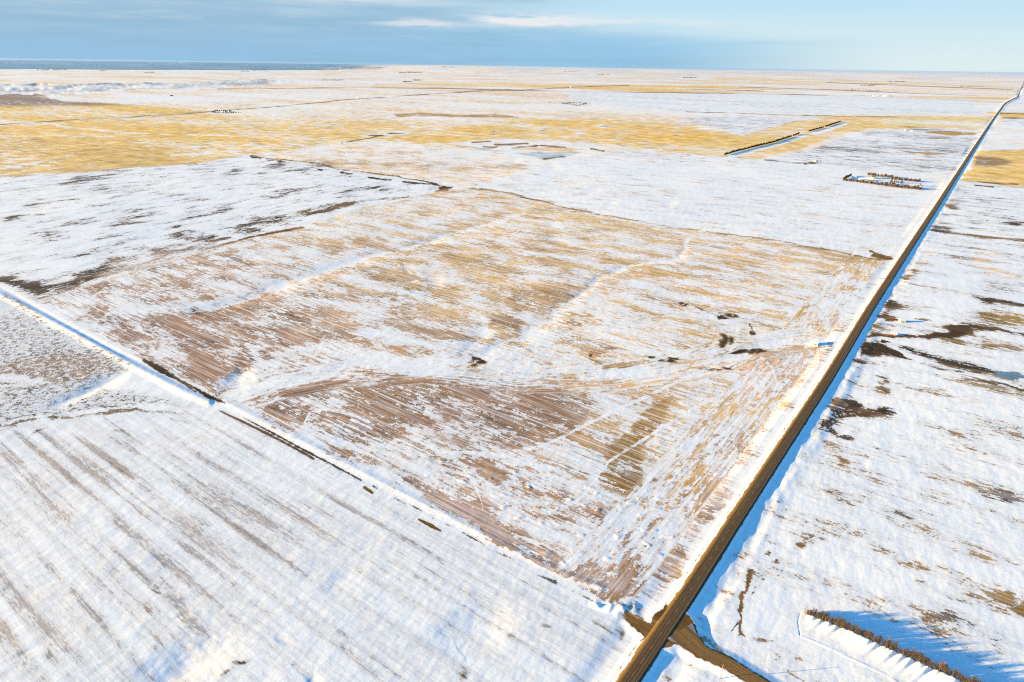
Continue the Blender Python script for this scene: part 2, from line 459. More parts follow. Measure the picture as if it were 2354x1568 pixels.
# snowier quarters
P([(640, 995), (830, 1000), (1000, 1020), (1140, 1040), (1230, 1060), (1330, 1090), (1420, 1120), (1480, 1060), (1560, 1040), (1600, 1100), (1520, 1290), (1440, 1330), (1330, 1300), (1150, 1200), (950, 1110), (760, 1050)], 28, .36, None, .55, k=.8)
P([(1100, 440), (1260, 470), (1300, 560), (1180, 600), (1000, 570), (960, 500), (1020, 450)], 30, .42, None, .7, k=.6)
P([(1440, 640), (1700, 620), (1950, 640), (1900, 760), (1700, 780), (1500, 760), (1380, 700)], 30, .34, None, .6, k=.8)
P([(700, 800), (900, 760), (1060, 800), (1080, 850), (900, 842), (700, 855), (560, 905), (520, 880), (600, 830)], 12, .22, None, .6, k=.85)
P([(540, 690), (760, 618), (860, 590), (880, 575), (760, 600), (560, 660), (420, 700), (400, 716)], 7, .20, None, .4, k=.9)
P([(1085, 800), (1180, 770), (1330, 700), (1400, 690), (1330, 740), (1240, 800), (1300, 850), (1150, 852), (1080, 830)], 10, .14, None, .4, k=.9)
P([(1140, 800), (1300, 730), (1420, 700), (1600, 760), (1640, 800), (1560, 840), (1420, 858), (1280, 860), (1180, 850)], 16, .30, None, .6, k=.7)
S([(540, 912), (620, 885), (720, 860), (820, 846), (920, 842), (1010, 843), (1110, 856), (1210, 866), (1310, 868), (1410, 862), (1510, 850), (1590, 832), (1650, 808), (1760, 784), (1850, 774), (1890, 790)], [12, 15, 14, 12, 11, 11, 13, 13, 11, 9, 9, 9, 11, 14, 14, 10], 8, .07, None, .35, True, .92)
# barer hill sides and swaths
for pts, s_f, cv, c in (
    ([(580, 925), (640, 900), (790, 872), (900, 868), (1010, 862), (1100, 872), (1210, 884), (1300, 905), (1370, 930), (1345, 975), (1330, 1000), (1230, 1038), (1150, 1030), (1000, 1010), (900, 990), (860, 1000), (790, 985), (680, 950)], 9, .80, (.26, .135, .06)),
    ([(830, 890), (920, 872), (1040, 866), (1180, 885), (1290, 912), (1300, 960), (1150, 985), (1000, 970), (880, 930)], 20, .88, (.245, .125, .055)),
    ([(1545, 925), (1560, 950), (1510, 1010), (1440, 1090), (1400, 1105), (1340, 1092), (1350, 1075), (1410, 1020), (1470, 960)], 6, .96, (.30, .155, .035)),
    ([(1430, 900), (1540, 860), (1620, 830), (1690, 812), (1660, 840), (1560, 905), (1480, 950), (1350, 1010), (1330, 985)], 8, .62, (.44, .25, .085)),
    ([(1690, 825), (1780, 798), (1870, 800), (1890, 830), (1830, 900), (1760, 930), (1680, 900)], 12, .62, (.50, .28, .14)),
    ([(190, 720), (330, 745), (350, 730), (400, 745), (390, 760), (300, 770)], 14, .74, (.20, .11, .055)),
    ([(400, 745), (520, 710), (640, 690), (700, 720), (680, 790), (560, 820), (480, 800), (350, 800)], 16, .72, (.25, .13, .06)),
    ([(500, 800), (560, 820), (500, 880), (440, 880), (430, 840)], 10, .78, (.23, .115, .05)),
    ([(830, 620), (920, 630), (980, 660), (930, 690), (860, 660)], 10, .78, (.34, .19, .06)),
    ([(700, 560), (900, 550), (1000, 570), (900, 585), (780, 580)], 9, .66, (.40, .23, .08)),
    ([(1190, 540), (1240, 530), (1270, 560), (1240, 590), (1190, 580)], 10, .72, (.40, .24, .09)),
    ([(1200, 660), (1330, 650), (1350, 680), (1250, 720), (1170, 730)], 8, .78, (.33, .18, .055)),
    ([(1120, 735), (1160, 728), (1200, 745), (1180, 765), (1120, 752)], 4, .92, (.26, .13, .04)),
    ([(960, 740), (1060, 770), (1050, 800), (960, 790), (920, 760)], 10, .70, (.30, .17, .07)),
    ([(1260, 790), (1330, 780), (1400, 800), (1330, 820)], 8, .72, (.36, .19, .07)),
    ([(1270, 465), (1330, 480), (1480, 520), (1560, 540), (1540, 560), (1400, 530), (1240, 500), (1100, 495)], 7, .72, (.52, .31, .09)),
    ([(1500, 595), (1560, 600), (1600, 640), (1520, 640), (1440, 620)], 6, .74, (.44, .25, .06)),
    ([(1650, 560), (1800, 580), (1960, 610), (1880, 625), (1720, 600)], 8, .62, (.54, .33, .12)),
    ([(240, 600), (460, 560), (560, 560), (600, 580), (480, 625), (330, 660), (260, 660)], 14, .55, (.30, .18, .09)),
    ([(860, 1050), (1040, 1150), (1270, 1280), (1420, 1335), (1560, 1310), (1500, 1352), (1400, 1356), (1260, 1300), (1000, 1165), (820, 1068)], 6, .66, (.32, .20, .13)),
    ([(1700, 1000), (1780, 985), (1720, 1100), (1620, 1230), (1560, 1260), (1600, 1150), (1640, 1080)], 14, .58, (.34, .21, .13))):
    P(pts, s_f * 1.5, cv * .92, tuple(min(.9, q_ * 1.42 + .02) for q_ in c), .85, k=.88)
P([(1545, 925), (1560, 950), (1510, 1010), (1440, 1090), (1400, 1105), (1340, 1092), (1350, 1075), (1410, 1020), (1470, 960)], 12, .74, (.44, .23, .055), .8)
for q_, wd in (([(1600, 545), (1572, 572), (1555, 588), (1500, 600), (1420, 615), (1376, 640), (1372, 662), (1330, 692), (1280, 727), (1230, 757), (1170, 787), (1120, 803), (1085, 835)], 4.5),
               ([(1220, 486), (1130, 513), (1020, 545), (930, 572), (860, 588), (780, 610), (700, 632), (620, 662), (540, 692), (440, 716), (390, 722)], 4.5), ([(1110, 740), (1085, 775), (1072, 800), (1080, 840)], 8),
               ([(820, 640), (900, 655), (960, 640), (1040, 650)], 3), ([(1130, 520), (1180, 560), (1270, 600), (1370, 640)], 2.5), ([(1750, 690), (1660, 735), (1640, 780), (1690, 800)], 3), ([(1570, 690), (1600, 715), (1640, 740), (1660, 775)], 3)):
    S(q_, wd * .8, 4, .13, None, .4, True, .85)
# earth blots
for x, y, rx, ry, a in ((1095, 832, 13, 9, 20), (1500, 818, 36, 7, 4), (1622, 773, 17, 11, 40), (1640, 725, 26, 9, 5), (1690, 797, 36, 6, -6), (1625, 847, 30, 5, -12), (1730, 800, 22, 5, 4),
                        (1700, 748, 10, 6, -60), (1330, 820, 5, 3, 0), (1575, 697, 9, 3, 10), (1612, 712, 16, 3, 30)):
    for q in range(7):
        u, v_ = random.uniform(-1, 1) * rx, random.uniform(-1, 1) * ry
        ca_, sa_ = math.cos(math.radians(a)), math.sin(math.radians(a))
        B(x + u * ca_ - v_ * sa_, y + u * sa_ + v_ * ca_, max(2.5, rx * random.uniform(.25, .55)), max(1.6, ry * random.uniform(.3, .6)), random.uniform(.7, 1.0), (.10, .055, .026) if ry > 6 else (.08, .052, .04), 0, a + random.uniform(-20, 20), .7)
# wheel tracks through the stubble (snow filled) 
for pts in ([(1180, 1037), (1240, 1028), (1300, 1000), (1400, 950), (1500, 905), (1570, 870), (1650, 838)],
            [(700, 970), (712, 950), (745, 940), (800, 950), (850, 970)], [(700, 972), (720, 995), (760, 1010), (830, 1040)], [(560, 945), (700, 1010), (850, 1090), (1000, 1165)],
            [(1065, 1080), (1090, 1110), (1105, 1150), (1110, 1170)], [(1748, 822), (1776, 845), (1785, 880), (1775, 910), (1750, 925), (1720, 925)], [(1748, 822), (1725, 860), (1690, 895), (1600, 935), (1480, 1010), (1400, 1060), (1330, 1150), (1290, 1170)],
            [(1470, 1190), (1540, 1120), (1620, 1040), (1700, 960)], [(1180, 1050), (1080, 1040), (1000, 1040)], [(1850, 790), (1880, 800), (1880, 840), (1840, 890)]):
    for o in (-1.9, 1.9):
        S([(x, y + o) for x, y in pts], 1.15, .8, .0, None, .1, False, 1.0)
# ---- pale field beyond
P([(1085, 430), (1200, 400), (1320, 372), (1440, 345), (1660, 362), (1780, 372), (1950, 386), (2150, 402), (2130, 440), (2045, 586), (1760, 548), (1460, 506), (1250, 458)], 4, .08, GREY, .5)
idx, m = poly([(1085, 430), (1200, 400), (1320, 372), (1440, 345), (1660, 362), (1780, 372), (1950, 386), (2150, 402), (2130, 440), (2045, 586), (1760, 548), (1460, 506), (1250, 458)], 4)
cov[idx] += (fbm(X[idx], Y[idx], 220, 3, 35, .6, 2.5, DA, False) * .16 * m).astype(np.float32)
colr[idx] = colr[idx] * (1 - .6 * m[:, None]) + (np.array(PEACH) * .6 * m[:, None]).astype(np.float32)
S([(1085, 432), (1250, 461), (1460, 509), (1760, 551), (2000, 588), (2060, 594)], [1.5, 1.4, 1.3, 1.2, 1.2, 2.2], 1.0, .85, (.42, .25, .08), .1)
S([(2000, 578), (2040, 592), (2060, 594)], [5, 3, 3], 1.6, .95, (.26, .14, .04), 0)
P([(1750, 372), (1880, 335), (1980, 302), (2100, 294), (2250, 300), (2195, 392), (2150, 400), (1950, 384)], 3, .26, GREY, .7)
idx, m = poly([(1750, 372), (1880, 335), (1980, 302), (2100, 294), (2250, 300), (2195, 392), (2150, 400), (1950, 384)], 4)
cov[idx] += (fbm(X[idx], Y[idx], 160, 3, 45, .6, 4, DA, False) * .40 * m).astype(np.float32)
for x0, y0, x1, y1, wd in ((2075, 348, 2170, 354, 2.6), (2072, 365, 2175, 367, 1.5), (2120, 302, 2245, 307, 4.5), (2100, 314, 2190, 318, 1.2), (2020, 349, 2040, 351, 1.2), (2050, 290, 2110, 292, 1.6)):
    S([(x0, y0), ((x0 + x1) / 2, (y0 + y1) / 2 + wd * .4), (x1, y1)], [wd * .4, wd, wd * .3], 1.2, .98, (.60, .33, .07), .1)
S([(1760, 368), (1830, 375), (1870, 377)], 1.2, 1, .8, GREY, 0); S([(1850, 378), (1876, 370)], 2.2, 1.5, .9, TAN, 0)
# ---- right of the highway
RIGHT = [(2353, 196), (2420, 180), (2700, 190), (2700, 1700), (1650, 1700), (1620, 1450), (1700, 1300), (1760, 1200), (1960, 880), (2060, 720), (2120, 600), (2200, 460), (2290, 300)]
P(RIGHT, 3, .11, (.36, .22, .10), .40)
idx, m = poly(RIGHT, 4)
cov[idx] += ((fbm(X[idx], Y[idx], 150, 2, 55, .6, 1.6, DA, False) * .20 + fbm(X[idx], Y[idx], 34, 3, 65, .65, 2.4, DA, False) * .26) * m).astype(np.float32)
P([(2232, 346), (2290, 345), (2500, 340), (2500, 436), (2353, 432), (2213, 416)], 3, .90, (.95, .60, .16), .4)
P([(2236, 358), (2290, 362), (2330, 372), (2260, 384), (2228, 380)], 3, .95, (.40, .24, .10), .2)
P([(2236, 296), (2500, 290), (2500, 340), (2240, 340)], 6, .20, PEACH, .4)
P([(2270, 258), (2500, 262), (2500, 274), (2300, 272)], 2, .72, YELL, .2)
P([(2300, 238), (2500, 240), (2500, 256), (2300, 256)], 3, .3, PEACH, .2)
for x0, y0, x1, y1 in ((2303, 261, 2440, 265), (2290, 272, 2440, 275), (2253, 419, 2330, 424), (2240, 425, 2290, 430)):
    S([(x0, y0), (x1, y1)], 1.1, .9, .9, (.14, .08, .05), 0)
P([(2200, 430), (2500, 440), (2500, 640), (2150, 590), (2130, 560), (2180, 470)], 6, .16, GREY, .35, k=.8)
S([(2140, 529), (2180, 532), (2260, 541), (2353, 553), (2500, 572)], [1.5, 2, 2.2, 2.6, 2.6], 1.4, .85, (.34, .19, .06), .1)
for x, y, rx, ry, cv, c in ((2175, 527, 28, 7, .78, (.10, .06, .03)), (2150, 522, 14, 4, .6, GREY), (2330, 516, 26, 4, .9, DARK), (2310, 503, 30, 5, .55, GREY), (2190, 477, 14, 5, .85, TAN), (2200, 465, 20, 5, .5, GREY),
                            (2270, 464, 14, 3, .6, GREY), (2340, 552, 20, 2, .6, TAN), (2090, 636, 10, 8, .8, TAN), (2095, 625, 8, 14, .5, TAN), (2260, 592, 40, 16, .42, PEACH), (2290, 625, 44, 16, .38, PEACH),
                            (2062, 690, 16, 12, .88, DARK), (2066, 708, 20, 10, .95, (.10, .055, .025)), (2062, 722, 16, 7, .85, (.34, .18, .07)), (2270, 691, 30, 7, .78, DARK), (2320, 697, 30, 5, .6, DARK), (2353, 702, 22, 4, .8, DARK),
                            (2280, 727, 50, 10, .66, (.42, .26, .07)), (2340, 735, 40, 12, .8, (.42, .26, .07)), (2160, 714, 34, 4, .5, (.42, .26, .07)), (2200, 722, 16, 4, .5, (.42, .26, .07))):
    B(x, y, rx, ry, cv, c, .12, 4, .8)
S(T('f', (1110, 195), (1250, 200), (1500, 235), (1650, 262)), 3, 3, .6, TAN, 0)
S(T('f', (1280, 165), (1450, 185), (1650, 215)), 3, 3, .5, TAN, 0)
# wellsite pads
P([(2040, 745), (2100, 734), (2150, 735), (2160, 745), (2110, 758), (2060, 752)], 4, .12)
for x, y, rx, ry, c in ((2072, 737, 20, 4, (.36, .22, .07)), (2045, 734, 14, 2.5, (.30, .17, .07)), (2095, 744, 34, 2.5, (.22, .12, .06)), (2040, 754, 12, 4, (.34, .2, .08)), (2110, 746, 16, 2, TAN), (2048, 731, 34, 2, (.12, .08, .06)), (2150, 740, 16, 2, (.36, .22, .07))):
    B(x, y, rx, ry, .95, c, 0, 6, .4)
# creek with bare banks
S([(2000, 795), (2012, 782), (2040, 777), (2100, 782), (2160, 775), (2200, 760)], [5, 5.5, 5, 5.5, 6, 7], 5, .80, (.115, .062, .025), 0)
S([(2160, 775), (2200, 757), (2250, 752), (2310, 757), (2420, 770)], [4, 9, 6, 4, 4], 6, .85, (.10, .055, .025), 0)
S([(2180, 780), (2240, 785), (2320, 795), (2420, 810)], [4, 9, 9, 6], 7, .60, (.34, .2, .06), .2)
P([(1992, 806), (2002, 797), (2040, 800), (2080, 816), (2100, 836), (2080, 836), (2040, 826), (1994, 826)], 5, .80, (.10, .055, .022), 0)
S([(2050, 796), (2070, 800)], [5, 3], 2, .9, DARK, 0)
S([(2100, 812), (2150, 824), (2200, 838), (2250, 852)], [6, 8, 10, 6], 7, .66, DARK, .1)
S([(2110, 838), (2160, 848), (2220, 855)], [2, 4, 2], 3, .7, DARK, .1)
P([(2240, 848), (2290, 850), (2330, 866), (2300, 876), (2250, 862)], 2.5, 1, (.20, .34, .46), 0)
S([(2200, 872), (2260, 882), (2320, 895), (2420, 912)], [1, 2.5, 3.5, 4], 1.8, .95, (.085, .055, .03), 0)
S([(2150, 868), (2200, 876), (2300, 900), (2400, 920)], [4, 8, 8, 8], 8, .5, (.30, .2, .09), .3)
S([(2300, 820), (2353, 838)], [3, 4], 2, .8, TAN, 0)
P([(2060, 800), (2120, 796), (2220, 806), (2353, 850), (2420, 870), (2420, 840), (2353, 822), (2260, 800), (2160, 788)], 6, .02, k=.8)
# churned yard by the road
P([(1880, 1012), (1885, 1000), (1905, 990), (1900, 978), (1925, 958), (1930, 935), (1945, 925), (1960, 905), (1975, 905), (1985, 925), (2010, 930), (2064, 934), (2066, 943), (2020, 945), (1980, 955), (1950, 975), (1975, 995), (2010, 998), (2012, 1010),
   (1985, 1008), (1935, 990), (1915, 1005), (1890, 1022)], 9, .62, (.115, .062, .026), .05)
for x, y, rx, ry, cv, c in ((1972, 918, 12, 12, .7, DARK), (1935, 920, 14, 16, .8, (.30, .17, .08)), (1890, 965, 12, 8, .95, (.20, .12, .07)), (2040, 930, 20, 7, .55, DARK), (2035, 873, 16, 10, .7, TAN), (2040, 895, 20, 10, .55, TAN), (1965, 1045, 24, 18, .62, (.36, .2, .06)),
                            (2000, 1000, 16, 10, .7, (.11, .06, .03)), (2080, 1025, 40, 5, .5, GREY), (1987, 836, 9, 4, .95, (.15, .08, .03)), (1985, 865, 10, 16, .4, MAUVE), (1840, 1260, 26, 22, .62, (.32, .2, .11)), (1832, 1278, 12, 12, .9, (.28, .15, .05)), (1790, 1240, 26, 14, .4, MAUVE),
                            (1870, 1260, 22, 14, .55, GREY), (1757, 1295, 12, 8, .7, TAN), (1783, 1322, 10, 7, .8, TAN), (2140, 1230, 70, 14, .52, (.38, .25, .12)), (2180, 1262, 90, 14, .50, (.36, .24, .13)), (2080, 1185, 60, 14, .40, GREY), (2110, 1362, 18, 14, .72, TAN),
                            (2190, 1380, 60, 16, .46, (.34, .22, .1)), (2300, 1395, 40, 12, .66, (.34, .2, .07)), (2250, 1365, 30, 10, .66, (.34, .2, .07)), (2335, 1405, 20, 8, .8, (.34, .2, .07)), (2180, 1415, 60, 18, .4, GREY), (2260, 1440, 60, 18, .4, GREY), (2340, 1150, 20, 12, .6, TAN), (2330, 1140, 40, 20, .35, GREY)):
    B(x, y, rx, ry, cv, c, .25, 12, .85)
S([(1697, 1345), (1682, 1378), (1665, 1410), (1650, 1438)], [12, 10, 9, 5], 7, .82, (.22, .125, .035), .05)
S([(1650, 1440), (1660, 1465), (1685, 1482)], [4, 7, 4], 5, .8, (.20, .12, .04), .05)
S([(1710, 1350), (1740, 1365), (1700, 1400)], [8, 14, 10], 10, .48, GREY, 0)
S([(1700, 1490), (1740, 1508), (1770, 1520)], [4, 8, 4], 6, .62, (.26, .16, .08), .3)
S([(1630, 1448), (1642, 1435)], 3, 2, .8, DARK, 0)
# ---- left of the field lane: tufted hay land and the striped field
P([(-300, 560), (0, 690), (120, 755), (300, 850), (350, 895), (470, 925), (430, 940), (300, 955), (120, 985), (-300, 1060)], 5, .30, GREY, 0)
TUFT = [(-300, 780), (0, 725), (100, 745), (170, 790), (250, 805), (265, 850), (200, 890), (150, 920), (0, 985), (-300, 1060)]
P(TUFT, 16, .45, (.30, .25, .22), 0)
P([(-300, 870), (0, 830), (120, 800), (200, 810), (260, 850), (160, 880), (0, 890)], 14, .56, (.34, .25, .19), 0)
P([(-100, 990), (60, 960), (180, 920), (240, 900), (300, 915), (420, 940), (300, 955), (120, 985)], 10, .43, (.18, .14, .13), 0)
S([(-50, 870), (30, 862), (120, 866)], [6, 8, 4], 7, .16, None, 0); S([(-50, 905), (60, 880), (130, 870)], 3, 4, .3)
P([(100, 950), (250, 875), (300, 845), (440, 900), (480, 915), (420, 925), (340, 910), (300, 905), (230, 890), (120, 960)], 6, .10, None, 0, k=.8)
LL = [(-300, 1060), (0, 992), (120, 968), (300, 948), (420, 938), (505, 935), (720, 1060), (1000, 1205), (1280, 1345), (1440, 1420), (1480, 1460), (1380, 1620), (-300, 1700)]
P(LL, 3, .20, (.26, .19, .16), .38)
P([(215, 895), (258, 862), (300, 838), (350, 838), (400, 872), (450, 898), (485, 918), (430, 926), (360, 914), (310, 908), (260, 910)], 9, .02, None, 0, k=1.0)
S([(0, 993), (60, 984), (150, 976), (260, 962), (350, 957), (410, 953)], [1.2, 1.4, 2, 2.5, 3.5, 1.6], 1.6, 1.1, (.24, .15, .055), 0)
idx, m = poly(LL, 14, False); cap[idx] = cap[idx] * (1 - m) + .66 * m
idx, m = poly([(-300, 1020), (0, 1010), (300, 985), (480, 960), (620, 1020), (1000, 1210), (1160, 1310), (1000, 1420), (700, 1440), (500, 1480), (-300, 1640)], 24)
g0 = gnd(117, 1176); g1 = gnd(333, 1382); DB = math.atan2(g1[1] - g0[1], g1[0] - g0[0])
sn = fbm(X[idx], Y[idx], 15, 2, 95, .5, 9.0, DB, False); sn2 = fbm(X[idx], Y[idx], 70, 3, 105, .6, 1.6, DB, False); m = m * (1 - .75 * sstep(PX0[idx] + .8 * PY0[idx], 1500, 2000))
cov[idx] += ((np.clip(sn * 1.2 + .02, -.1, 1) * .25 + sn2 * .30 + .02) * 1.0 * m).astype(np.float32)
rl = -X[idx] * math.sin(DB) + Y[idx] * math.cos(DB)
ln_ = np.exp(-(((rl / 12.5 + .25 * pnoise(X[idx] / 90, Y[idx] / 90, 99)) % 1 - .5) * 12.5 / 2.6) ** 2) * np.clip(.15 + 1.3 * fbm(X[idx], Y[idx], 75, 3, 135, .6, 1.5, DB, False), 0, .8)
cov[idx] += (ln_ * .9 * m).astype(np.float32)
cov[idx] = np.minimum(cov[idx], .60)
colr[idx] = colr[idx] * (1 - m[:, None]) + ((np.array((.33, .245, .19)) + np.clip(sn2, 0, 1)[:, None] * np.array((.10, .01, -.04))) * m[:, None]).astype(np.float32)
for x, y, rx, ry, cv, c, a in ((265, 1028, 40, 13, .62, (.27, .16, .12), 25), (345, 1012, 32, 14, .58, (.27, .16, .12), 28), (285, 1050, 60, 8, .6, (.24, .15, .11), 45), (470, 1100, 60, 9, .58, (.25, .16, .12), 42), (400, 1044, 16, 7, .62, (.30, .17, .1), 20), (130, 1060, 34, 14, .50, GREY, 30),
                               (330, 1100, 20, 12, .55, (.2, .13, .09), 30), (540, 1060, 60, 12, .46, GREY, 35), (466, 1190, 24, 11, .66, (.10, .08, .06), 30), (520, 1185, 30, 6, .6, GREY, 38), (400, 1335, 36, 12, .50, GREY, 55), (420, 1390, 34, 16, .55, GREY, 50), (425, 1395, 16, 18, .7, (.17, .12, .12), 55),
                               (385, 1405, 22, 14, .55, TAN, 40), (600, 1445, 20, 7, .6, GREY, 10), (690, 1245, 34, 10, .58, (.2, .15, .14), 35), (760, 1290, 34, 9, .5, GREY, 38), (640, 1320, 50, 12, .45, GREY, 42), (550, 1370, 26, 14, .55, (.16, .13, .15), 50), (600, 1410, 40, 12, .5, GREY, 20), (380, 1500, 26, 8, .5, GREY, -25),
                               (990, 1310, 60, 8, .72, (.22, .17, .17), 32), (1080, 1355, 44, 8, .66, (.2, .16, .17), 34), (940, 1275, 34, 6, .5, GREY, 30), (40, 1015, 22, 2, .8, DARK, -16), (125, 1545, 18, 14, .85, (.11, .08, .03), -50), (30, 1565, 14, 10, .85, (.11, .08, .03), -50), (550, 1533, 10, 4, .85, (.13, .08, .03), -8),
                               (515, 1552, 14, 4, .85, (.13, .08, .03), -20), (640, 1532, 20, 3, .6, GREY, 5), (395, 1357, 12, 3, .85, (.14, .09, .05), 20), (1218, 1427, 10, 5, .8, (.17, .11, .05), 0), (1130, 1465, 14, 7, .8, (.17, .11, .05), -25), (1030, 1552, 13, 9, .8, (.15, .10, .05), 20), (1340, 1418, 6, 8, .7, TAN, 20),
                               (1353, 1430, 10, 7, .8, TAN, 30), (1380, 1435, 6, 14, .75, TAN, 10), (1355, 1540, 12, 10, .6, TAN, 0), (1390, 1500, 12, 26, .42, GREY, 30), (850, 1380, 30, 14, .42, GREY, 20), (800, 1482, 30, 8, .5, (.22, .18, .2), 5), (230, 1010, 14, 3, .7, TAN, 0), (390, 970, 18, 2, .7, TAN, -4)):
    B(x, y, rx, ry, cv * (.80 if c is not TAN and c[0] > .15 else 1), c, .4, a, .95)
# ---- field lane (snow between two weedy edges)
S([(-60, 628), (120, 722), (300, 822), (480, 915), (520, 940), (760, 1062), (1000, 1190), (1280, 1330), (1420, 1405)], [9, 10, 12, 12, 11, 8, 8, 9, 8], 5, .05, None, 0, False, .95)
S([(330, 828), (370, 850), (400, 868), (440, 888), (480, 912), (515, 925)], [4, 8, 4, 3, 6, 3], 4.5, .82, (.055, .04, .03), 0, False)
S([(395, 860), (420, 880), (450, 902)], 2, 1.5, .8, (.16, .10, .05), 0, False)
S([(508, 946), (560, 970), (620, 1000), (680, 1032), (720, 1055)], [2.2, 3, 3.2, 3, 3.4], 1.8, .92, (.17, .095, .035), 0, False)
S([(560, 960), (620, 992), (690, 1030), (760, 1066), (830, 1104)], [1.5, 2.8, 2.8, 2.4, 2.2], 2.6, .78, (.06, .042, .032), 0, False)
for a in np.arange(0, 1, .075):
    a += random.uniform(-.03, .03); x0 = 830 + a * 500; y0 = 1104 + a * 262 + random.uniform(-3, 3); L = random.uniform(8, 34)
    S([(x0, y0), (x0 + L, y0 + L * .53)], random.uniform(.4, 2.2), 3.0, .72, (.085, .06, .05), 0, False)
S([(838, 1120), (855, 1132)], [4, 4], 2, .95, (.22, .12, .03), 0, False)
S([(962, 1194), (990, 1208), (1012, 1220)], [2.5, 5, 2.5], 1.4, .97, (.22, .12, .03), 0, False)
S([(1235, 1322), (1276, 1338)], [2, 6], 3, .75, (.07, .05, .04), 0, False)
# thin distant roads
for pts, hw in (([(0, 288), (200, 275), (420, 262), (540, 252), (660, 243), (784, 231), (900, 223), (1020, 214), (1110, 209)], .9), ([(500, 205), (784, 202), (1000, 203), (1180, 208), (1400, 212), (1640, 215), (1900, 219)], .8), ([(1110, 209), (1220, 206), (1340, 200), (1440, 196)], .7),
                ([(1568, 258), (1760, 264), (1950, 268), (2070, 270)], .8), ([(1568, 204), (1760, 210)], .6), ([(1900, 190), (2100, 198), (2330, 206)], .6), ([(1700, 200), (1900, 206), (2100, 215), (2250, 221)], .6)):
    S(pts, hw, .8, .75, (.17, .12, .11), 0, True)
# wind streaked snow over the far stubble
fw_ = sstep(RR, 1100, 2200)
cov = cov + (fbm(X, Y, 330, 4, 115, .62, 3.2, DA, True) * .52 * fw_ + fbm(X, Y, 1500, 3, 125, .6, 2.0, DA, True) * .40 * sstep(RR, 3000, 6000)).astype(np.float32) * np.clip(cov * 2.4, .45, 1)
# ---- highway surroundings in ground metres
HW_PX = [(1370, 1680), (1443, 1568), (1590, 1351), (1702, 1176), (1902, 871), (1998, 712), (2078, 588), (2150, 478), (2233, 348.6), (2273, 287.7), (2286.6, 267.8), (2294.7, 257), (2308, 238.6), (2315.6, 233.4), (2337.4, 223), (2340.7, 217), (2352.4, 189.5), (2354, 183)]
ROADZ = 1.3
HW = np.array([gnd(x, y, ROADZ) for x, y in HW_PX])
d0 = HW[1] - HW[2]; HW = np.vstack([HW[1] + d0 / np.linalg.norm(d0) * 420, HW[1:]])


def line_coords(x, y, line):
    """signed distance (right of travel positive), arc length"""
    best = np.full(len(x), 1e9); sd = np.zeros(len(x)); al = np.zeros(len(x)); acc = 0.0
    for i in range(len(line) - 1):
        p, q = line[i], line[i + 1]; dv = q - p; L = np.linalg.norm(dv)
        t = np.clip(((x - p[0]) * dv[0] + (y - p[1]) * dv[1]) / L ** 2, 0, 1)
        ex = x - p[0] - t * dv[0]; ey = y - p[1] - t * dv[1]; dd = np.hypot(ex, ey)
        m = dd < best; sg = np.sign(dv[1] * ex - dv[0] * ey)
        sd = np.where(m, dd * np.where(sg == 0, 1, sg), sd); al = np.where(m, acc + t * L, al); best = np.minimum(best, dd); acc += L
    return sd, al


near = np.nonzero(RR < 16000)[0]
hs = np.full(NV, 1e6); ha = np.zeros(NV)
hs[near], ha[near] = line_coords(X[near], Y[near], HW)
GRAVEL = np.array([gnd(1550, 1440, 1.2), gnd(1612, 1497, 1.0), gnd(1672, 1524, .9), gnd(1748, 1572, .8), gnd(1900, 1660, .8), gnd(2200, 1830, .8)])
LANE = np.array([gnd(1520, 1460, 1.2), gnd(1478, 1442, .8), gnd(1440, 1416, .5), gnd(1410, 1402, .2)])
nb = np.nonzero(RR < 420)[0]
gs = np.full(NV, 1e6); gt = np.zeros(NV); ls = np.full(NV, 1e6); lt = np.zeros(NV)
gs[nb], gt[nb] = line_coords(X[nb], Y[nb], GRAVEL); ls[nb], lt[nb] = line_coords(X[nb], Y[nb], LANE)
ah = np.abs(hs)
# ------------------------------------------------------------------ height of the ground
Z = ZM.copy()
AZd = np.degrees(np.arctan2(X, Y))
# low ridge on the horizon, the valley floor far to the left
Z += 125 * np.exp(-((AZd + 4) / 13) ** 2) * sstep(RR, 14000, 30000) + 60 * pnoise(AZd / 5, RR / 30000, 3) * sstep(RR, 18000, 32000) * (AZd > -14)
far_left = sstep(-AZd, 6, 27)
Z += far_left * (-230 * sstep(RR, 21000, 32000) + 300 * sstep(RR, 55000, 100000) + 60 * pnoise(AZd / 4, RR / 40000, 6) * sstep(RR, 40000, 70000))
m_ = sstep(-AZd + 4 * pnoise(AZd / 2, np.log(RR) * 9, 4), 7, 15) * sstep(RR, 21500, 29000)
colr = (colr * (1 - m_[:, None]) + np.array(HAZE_BLUE) * m_[:, None]).astype(np.float32)  # far-left lowland tinted blue: haze put into its colour, besides the haze volume
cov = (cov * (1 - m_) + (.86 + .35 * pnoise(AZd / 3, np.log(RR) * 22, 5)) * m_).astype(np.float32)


def trough(pts, wd, depth, skew=0.0, wv=True):
    """a draw or a drifted bank: hollow along a line read off the photograph, depth in metres"""
    wl = [wd] * len(pts) if np.isscalar(wd) else list(wd)
    idx, px, py = region(pts, max(wl) * 2.6, wv)
    d, t, _ = seg_dist(px, py, pts, False)
    q = d / np.interp(t, np.arange(len(pts)), wl)
    ends = sstep(t, 0, min(2.0, len(pts) / 2 - .5)) * sstep(len(pts) - 1 - t, 0, min(2.0, len(pts) / 2 - .5))
    Z[idx] -= .19 * depth * np.exp(-q * q) * ends


